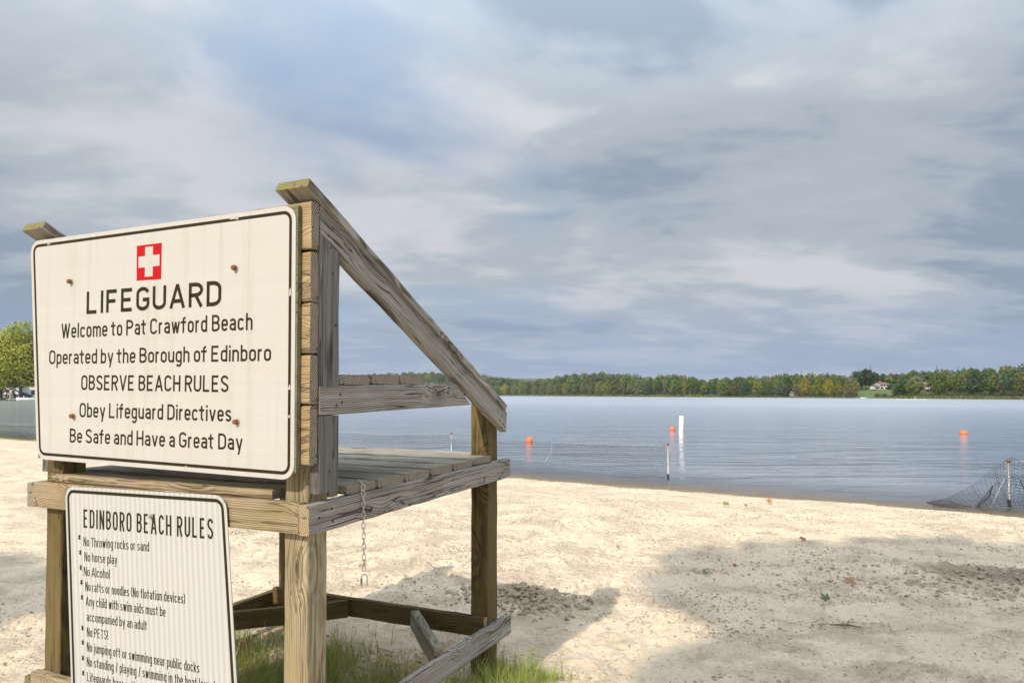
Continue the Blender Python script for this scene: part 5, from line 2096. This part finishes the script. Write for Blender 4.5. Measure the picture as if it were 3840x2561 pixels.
mb.box((W1 * .46, 3.4, 2.4), (W1 * .2, 6, 4.8))
mb.build('end_wing', M_HWHITE, wh)
windows(wh, [(-1.8, 3.2, .9, 1.1, .5), (0, 3.2, .9, 1.1, .5), (1.8, 3.2, .9, 1.1, .5), (-1.6, 1.2, 1.6, 1.3, .5), (1.2, 1.2, 1.8, 1.3, .5),
             (-W1 * .56, 1.2, .9, 1.1, 1.5), (-W1 * .70, 1.2, .9, 1.1, 1.5), (-W1 * .84, 1.2, .9, 1.1, 1.5)], M_DARKW)

x, y, z = shore_pt(2133, 50)
bh = thing('brown_house', 'dark red brown house with a pale porch half hidden by trees across the lake', 'house', (x, y, z), R(8))
mb = MB()
mb.box((0, 3, 2.1), (6.2, 6, 4.2))
mb.build('wall', M_HBROWN, bh)
rm = MB()
gable_roof(rm, -3.1, 3.1, 0, 6, 4.2, 1.9, .6)
rm.build('roof', [M_ROOFR, M_HBROWN], bh)
mb = MB()
mb.box((-1.2, -.5, 2.1), (3.2, 1.0, .18))
mb.box((-1.2, -.95, 2.6), (3.2, .08, .8))
mb.build('porch', M_HWHITE, bh)
windows(bh, [(-1.8, 3.2, 1.4, .9, 0), (0.4, 3.2, 1.2, .9, 0), (1.8, 1.1, 1.2, 1.1, 0), (-.8, 1.0, 1.8, 1.4, 0)], M_HWHITE)

x, y, z = shore_pt(1826, 7)
sd = thing('small_shed', 'small grey shed among the trees at the waterline above the marker buoy', 'shed', (x, y, z))
mb = MB()
mb.box((0, 2, 1.2), (4.5, 3, 2.4))
mb.build('wall', plain('grey_boards', (.28, .26, .28)), sd)
rm = MB()
gable_roof(rm, -2.25, 2.25, .5, 3.5, 2.4, 1.0)
rm.build('roof', [M_ROOFG, M_DARKW], sd)
windows(sd, [(-1, 1.3, .8, .8, .5), (1, 1.3, .8, .8, .5)], M_HWHITE)

x, y, z = shore_pt(1953, 2)
bo = thing('boathouse', 'low wooden boat shelter on the point left of the lawn', 'boat shelter', (x, y, WATER_Z))
mb = MB()
for dx in (-1.8, 1.8):
    for dy in (0, 2.6):
        mb.box((dx, dy, .9), (.16, .16, 1.8))
mb.build('posts', M_DARKW, bo)
mb = MB()
mb.box((0, 1.3, 1.88), (4.4, 3.4, .16))
mb.build('roof', M_ROOFG, bo)
mb = MB()
mb.box((3.6, .2, .35), (5.6, 1.4, .14))
mb.box((2, .2, .1), (.2, .2, .6))
mb.box((5.6, .2, .1), (.2, .2, .6))
mb.build('dock', plain('pale_dock', (.4, .37, .32)), bo)


def hull(L_, W0, H_, n=14):
    V, F = [], []
    for i in range(n + 1):
        f = i / n * 2 - 1
        w_ = W0 / 2 * max(0.03, (1 - abs(f) ** 2.4))
        for k, (a, b) in enumerate(((-1, 1), (-.7, .3), (0, 0), (.7, .3), (1, 1))):
            V.append((f * L_ / 2, a * w_, b * H_ + .1 * H_ * f * f))
    for i in range(n):
        for k in range(4):
            F.append((i * 5 + k, i * 5 + k + 1, (i + 1) * 5 + k + 1, (i + 1) * 5 + k))
        F.append((i * 5 + 4, i * 5, (i + 1) * 5, (i + 1) * 5 + 4))
    return V, F


def pix_water(px, py):
    d = 1567 * 1.95 / (py - 905.5)
    return (px - 1175.5) / 1567 * d, d


M_PALEGREEN = plain('pale_green_hull', (0.52, 0.66, 0.52), .4)
sh1 = pix_water(2100, 917.6)
V, F = hull(8.0, .5, .3)
sc1 = mesh_obj('rowing_shell', V, F, M_PALEGREEN)
sc1.location = (sh1[0], sh1[1], WATER_Z - .08)
tag(sc1, 'long pale green rowing shell with a rower on the far side of the lake', 'rowing boat')
sh2 = pix_water(2070, 917.2)
V, F = hull(4.4, .45, .26)
sc2 = mesh_obj('rowing_shell', V, F, M_PALEGREEN)
sc2.location = (sh2[0], sh2[1], WATER_Z - .08)
tag(sc2, 'shorter empty looking pale green boat left of the rower', 'rowing boat')
x, y, z = shore_pt(1978, -0.0)
V, F = hull(3.6, 1.1, .5)
sc3 = mesh_obj('rowing_boat', V, F, M_WHITE)
sc3.location = (x, y - 2.5, WATER_Z - .08)
tag(sc3, 'white rowing boat moored at the foot of the lawn beside the boat shelter', 'rowing boat')

# rower: one skinned body
def skin_person(name, loc, joints, edges, radii, mat, label, rz=0):
    me = bpy.data.meshes.new(name)
    me.from_pydata(joints, edges, [])
    o = link(bpy.data.objects.new(name, me))
    me.materials.append(mat)
    md = o.modifiers.new('skin', 'SKIN')
    for sv, r_ in zip(me.skin_vertices[0].data, radii):
        sv.radius = (r_, r_)
    me.skin_vertices[0].data[0].use_root = True
    ss = o.modifiers.new('sub', 'SUBSURF')
    ss.levels = ss.render_levels = 1
    o.location = loc
    o.rotation_euler = (0, 0, rz)
    return tag(o, label, 'person')


J = [(0, 0, 0), (.02, 0, .28), (.05, 0, .52), (.06, 0, .62), (.07, 0, .74), (.07, 0, .86),
     (.3, .12, .12), (.62, .12, .02), (.3, -.12, .12), (.62, -.12, .02), (.05, .2, .5), (.25, .22, .36), (.46, .12, .34), (.05, -.2, .5), (.25, -.22, .36), (.46, -.12, .34)]
Ed = [(0, 1), (1, 2), (2, 3), (3, 4), (4, 5), (0, 6), (6, 7), (0, 8), (8, 9), (2, 10), (10, 11), (11, 12), (2, 13), (13, 14), (14, 15)]
Rd = [.15, .14, .16, .06, .09, .08, .08, .05, .08, .05, .07, .05, .04, .07, .05, .04]
skin_person('person', (sh1[0], sh1[1], WATER_Z + .12), J, Ed, Rd, plain('pale_shirt', (.5, .5, .48)), 'person in pale clothes seated rowing in the long shell')

# ---------------------------------------------------------------- left bank: big trees, house, truck, dock
def lb(px, t_):
    u = (px - 1175.5) / 1567
    return u * (238 + t_), 238 + t_


M_LEAFBIG = M_LEAF
for s_ in range(2):
    proto('bigmaple', 170 + s_, 26, 25, 2.2, 11000, .62, tr=.55)
for px, t_, h, wk, c_, lb_ in ((48, 14, 28.0, 1.0, (0.34, 0.36, 0.06), 'large sunlit yellow green maple beside the left edge of the sign'),
                               (2, 16, 25.5, 1.0, (0.28, 0.31, 0.06), 'green maple cut by the left edge of the picture'),
                               (-48, 18, 26.0, 1.0, (0.100, 0.125, 0.022), 'maple just outside the left edge'),
                               (98, 20, 26.0, 1.0, (0.095, 0.125, 0.022), 'maple hidden behind the large sign')):
    x, y = lb(px, t_)
    tree('bigmaple', 'maple_tree', x, y, WATER_Z + .7, h, wk, c_, lb_)
x, y = lb(44, 50)
lh = thing('lake_house', 'white clapboard house under the maples on the near left bank', 'house', (x, y, WATER_Z + .9), R(20))
mb = MB()
mb.box((3, 4, 2.6), (17, 8, 5.2))
mb.build('wall', M_HWHITE, lh)
rm = MB()
gable_roof(rm, -5.5, 11.5, 0, 8, 5.2, 3, .5)
rm.build('roof', [M_ROOFG, M_HWHITE], lh)
windows(lh, [(0, 2.0, 1.0, 1.7, 0), (5, 2.0, 1.0, 1.7, 0), (8.5, 2.0, 1.4, 1.7, 0), (-3, 2, 1.2, 1.7, 0), (8.5, 4.3, 1.2, 1.2, 0)], M_DARKW)
x, y = lb(2, 46)
lh2 = thing('porch_house', 'white house with a dark glazed porch at the left edge behind the maples', 'house', (x, y, WATER_Z + .9), R(12))
mb = MB()
mb.box((0, 4, 2.2), (14, 8, 4.4))
mb.build('wall', plain('bluish_white_wall', (.55, .6, .66)), lh2)
rm = MB()
gable_roof(rm, -7, 7, 0, 8, 4.4, 2.4, .5)
rm.build('roof', [M_ROOFG, M_HWHITE], lh2)
windows(lh2, [(-4, 1.8, 1.2, 2, 0), (-2, 1.8, 1.2, 2, 0), (0.4, 1.4, 1.1, 2.6, 0), (2.6, 1.8, 1.2, 2, 0), (4.6, 1.8, 1.2, 2, 0)], M_HWHITE)


def truck(x, y, rz, color, label, s=1.0):
    r_ = thing('pickup_truck', label, 'truck', (x, y, WATER_Z + .85), rz)
    mm = plain('truck_paint', color, .3)
    mb = MB()
    prof = [(-2.5, .45), (2.4, .45), (2.5, .95), (2.3, 1.1), (1.1, 1.15), (-.5, 1.15), (-2.5, 1.1)]
    mb.slab([(a, -.9, b) for a, b in prof], (0, 1.8, 0))
    mb.build('body', mm, r_)
    mb = MB()
    mb.slab([(a, -.8, b) for a, b in [(-.6, 1.15), (1.15, 1.15), (.6, 1.75), (-.45, 1.78)]], (0, 1.6, 0))
    cb = mb.build('cab', mm, r_)
    mb = MB()
    mb.slab([(a, -.83, b) for a, b in [(-.45, 1.2), (.9, 1.2), (.5, 1.66), (-.38, 1.68)]], (0, .02, 0))
    mb.build('side_window', M_GLASS, cb)
    for dx in (-1.6, 1.6):
        for dy in (-.85, .85):
            mb = MB()
            mb.lathe([(0, -.1), (.38, -.1), (.38, .1), (0, .1)], n=14)
            w_ = mb.build('wheel', M_DARKW, r_)
            w_.location = (dx, dy, .38)
            w_.rotation_euler = (R(90), 0, 0)
    return r_


x, y = lb(57, 26)
truck(x, y, R(10), (.03, .09, .42), 'bright blue pickup truck parked beside the maple trunk')
x, y = lb(28, 34)
truck(x, y, R(5), (.02, .02, .022), 'black vehicle parked in front of the white house')
x, y = lb(24, -1)
dk = thing('dock', 'pale wooden dock along the left bank below the maples', 'dock', (x, y, WATER_Z))
mb = MB()
mb.box((0, 0, .45), (14, 1.6, .16))
mb.build('deck', plain('dock_deck', (.45, .42, .36)), dk)
for dx in (-5, 0, 3.4, 5.2):
    mb = MB()
    mb.lathe([(.09, -.6), (.09, 1.5 if dx > 3 else .5), (0, 1.5 if dx > 3 else .5)], n=8)
    p_ = mb.build('dock_post', M_HWHITE, dk)
    p_.location = (dx, -.7, 0)
x, y = lb(62, -3)
V, F = hull(6.2, 2.1, 1.0)
mo = mesh_obj('motor_boat', V, F, M_WHITE)
mo.location = (x, y, WATER_Z - .15)
mo.rotation_euler = (0, 0, R(15))
mb = MB()
mb.slab([(-.6, -.6, .95), (.9, -.6, .95), (.3, -.5, 1.55), (-.4, -.5, 1.6)], (0, 1.1, 0))
mb.build('windscreen', M_GLASS, mo)
tag(mo, 'white motor boat moored at the dock beside the sign edge', 'motor boat')
x, y = lb(-8, -3)
V, F = hull(6.5, 2.0, .9)
mo = mesh_obj('dark_boat', V, F, M_DARKW)
mo.location = (x, y, WATER_Z - .1)
tag(mo, 'dark covered boat at the left end of the dock', 'boat')
x, y = lb(23, 4)
sg = thing('notice_board', 'small reddish wooden notice board on one post on the left bank', 'notice board', (x, y, WATER_Z + .4))
mb = MB()
mb.box((0, 0, 1.0), (.14, .14, 2.0))
mb.build('post', M_HWHITE, sg)
mb = MB()
mb.box((0, -.1, 1.75), (1.9, .08, .7))
mb.build('panel', plain('reddish_panel', (.34, .2, .14)), sg)
x, y = lb(7, 30)
fl = thing('flag', 'small red white and blue flag hanging on a pole by the porch', 'flag', (x, y, WATER_Z + .9))
mb = MB()
mb.tube([(0, 0, 0), (0, 0, 3.4), (-.5, 0, 4.4)], .05, 6)
mb.build('pole', M_HWHITE, fl)
mb = MB()
for k in range(7):
    mb.slab([(-.4 + k * .16, 0, 4.1 - k * .1), (-.24 + k * .16, 0, 4.0 - k * .1), (.05 + k * .16, .05, 2.3 - k * .02), (-.12 + k * .16, .05, 2.3 - k * .02)], (0, .02, 0), k % 2)
mb.slab([(-.42, -.03, 4.12), (.15, -.03, 3.75), (.28, -.03, 3.0), (-.28, -.03, 3.2)], (0, .02, 0), 2)
mb.build('cloth', [M_RED, M_WHITE, plain('flag_blue', (.02, .04, .2))], fl)

# ---------------------------------------------------------------- trees behind the photographer that shade the sand
def shade_tree(cx_, cy_, hz_, lobes, n, label):
    """crown centred on (cx, cy, hz)"""
    r_ = thing('shade_tree', label, 'tree', (cx_, cy_, 0))
    cs, rs = zip(*[((a, b, hz_ + c), d) for a, b, c, d in lobes])
    V, Q = leaf_cloud(cs, rs, n, .34, .85, 77, .35)
    c = np_mesh('crown', V, Q, M_LEAF, r_)
    c.color = (.07, .11, .025, 1)
    mb = MB()
    mb.tube([(0, 0, -.3), (.1, 0, 2.5), (0, .1, 5), (0, 0, hz_)], [.34, .27, .22, .1], 9)
    for a, b, c_, d in lobes[:6]:
        mb.tube([(0, .05, hz_ * .45), (a * .5, b * .5, hz_ * .6 + c_ * .4), (a, b, hz_ + c_)], [.12, .08, .03], 6)
    mb.build('trunk', M_BARK, r_, True)
    return r_


SHIFT = (-0.481 / 0.80, -0.880 / 0.80)


def over(gx, gy, h):
    return gx + SHIFT[0] * h, gy + SHIFT[1] * h


cx_, cy_ = over(5.6, 4.2, 9.5)


def lobe(gx, gy, h, r_):
    a, b = over(gx, gy, h)
    return (a - cx_, b - cy_, h - 9.5, r_)


L_ = [lobe(2.2, 5.7, 9.6, 1.05), lobe(3.2, 4.1, 9.2, 1.35), lobe(4.2, 5.6, 9.8, 1.5), lobe(2.1, 2.9, 8.6, 1.35), lobe(5.8, 5.7, 10, 1.6), lobe(7.6, 5.2, 9.5, 1.9),
      lobe(4.6, 3.2, 9.0, 1.8), lobe(6.6, 3.4, 9.4, 2.1), lobe(8.6, 3.0, 9.4, 2.2), lobe(3.4, 1.4, 8.4, 1.8), lobe(6, 1.2, 9, 2.2), lobe(9, 1, 9.4, 2.4), lobe(1.45, 3.75, 8.8, .55), lobe(1.05, 3.25, 8.4, .5), lobe(1.3, 2.7, 8.4, .8), lobe(9.6, 5.2, 9.6, 2.0), lobe(1.5, 1.4, 8.2, 1.2), lobe(11.5, 3.2, 9.6, 2.6)]
shade_tree(cx_, cy_, 9.5, L_, 26000, 'leafy tree behind the photographer whose shade falls on the sand')
cx_, cy_ = over(-4.6, 4.6, 9.5)
L_ = [lobe(-4.1, 4.45, 9.2, .9), lobe(-5.4, 4.5, 9.6, 1.3), lobe(-6.8, 4.4, 9.6, 1.7), lobe(-6.2, 3.6, 9.0, 1.2)]
shade_tree(cx_, cy_, 9.5, L_, 9000, 'second tree behind the photographer, shading the sand at the left')

# ---------------------------------------------------------------- the air over the lake
mb = MB()
mb.box((0, 4400, 33), (14000, 10200, 75))
m = bpy.data.materials.new('haze')
m.use_nodes = True
nt_ = m.node_tree
nt_.nodes.clear()
vo = nt_.nodes.new('ShaderNodeVolumePrincipled')
vo.inputs['Color'].default_value = (0.86, 0.90, 0.96, 1)
vo.inputs['Density'].default_value = 0.00009
vo.inputs['Anisotropy'].default_value = 0.2
oo = nt_.nodes.new('ShaderNodeOutputMaterial')
nt_.links.new(vo.outputs[0], oo.inputs['Volume'])
hz_o = mb.build('haze', m)
tag(hz_o, kind='stuff')
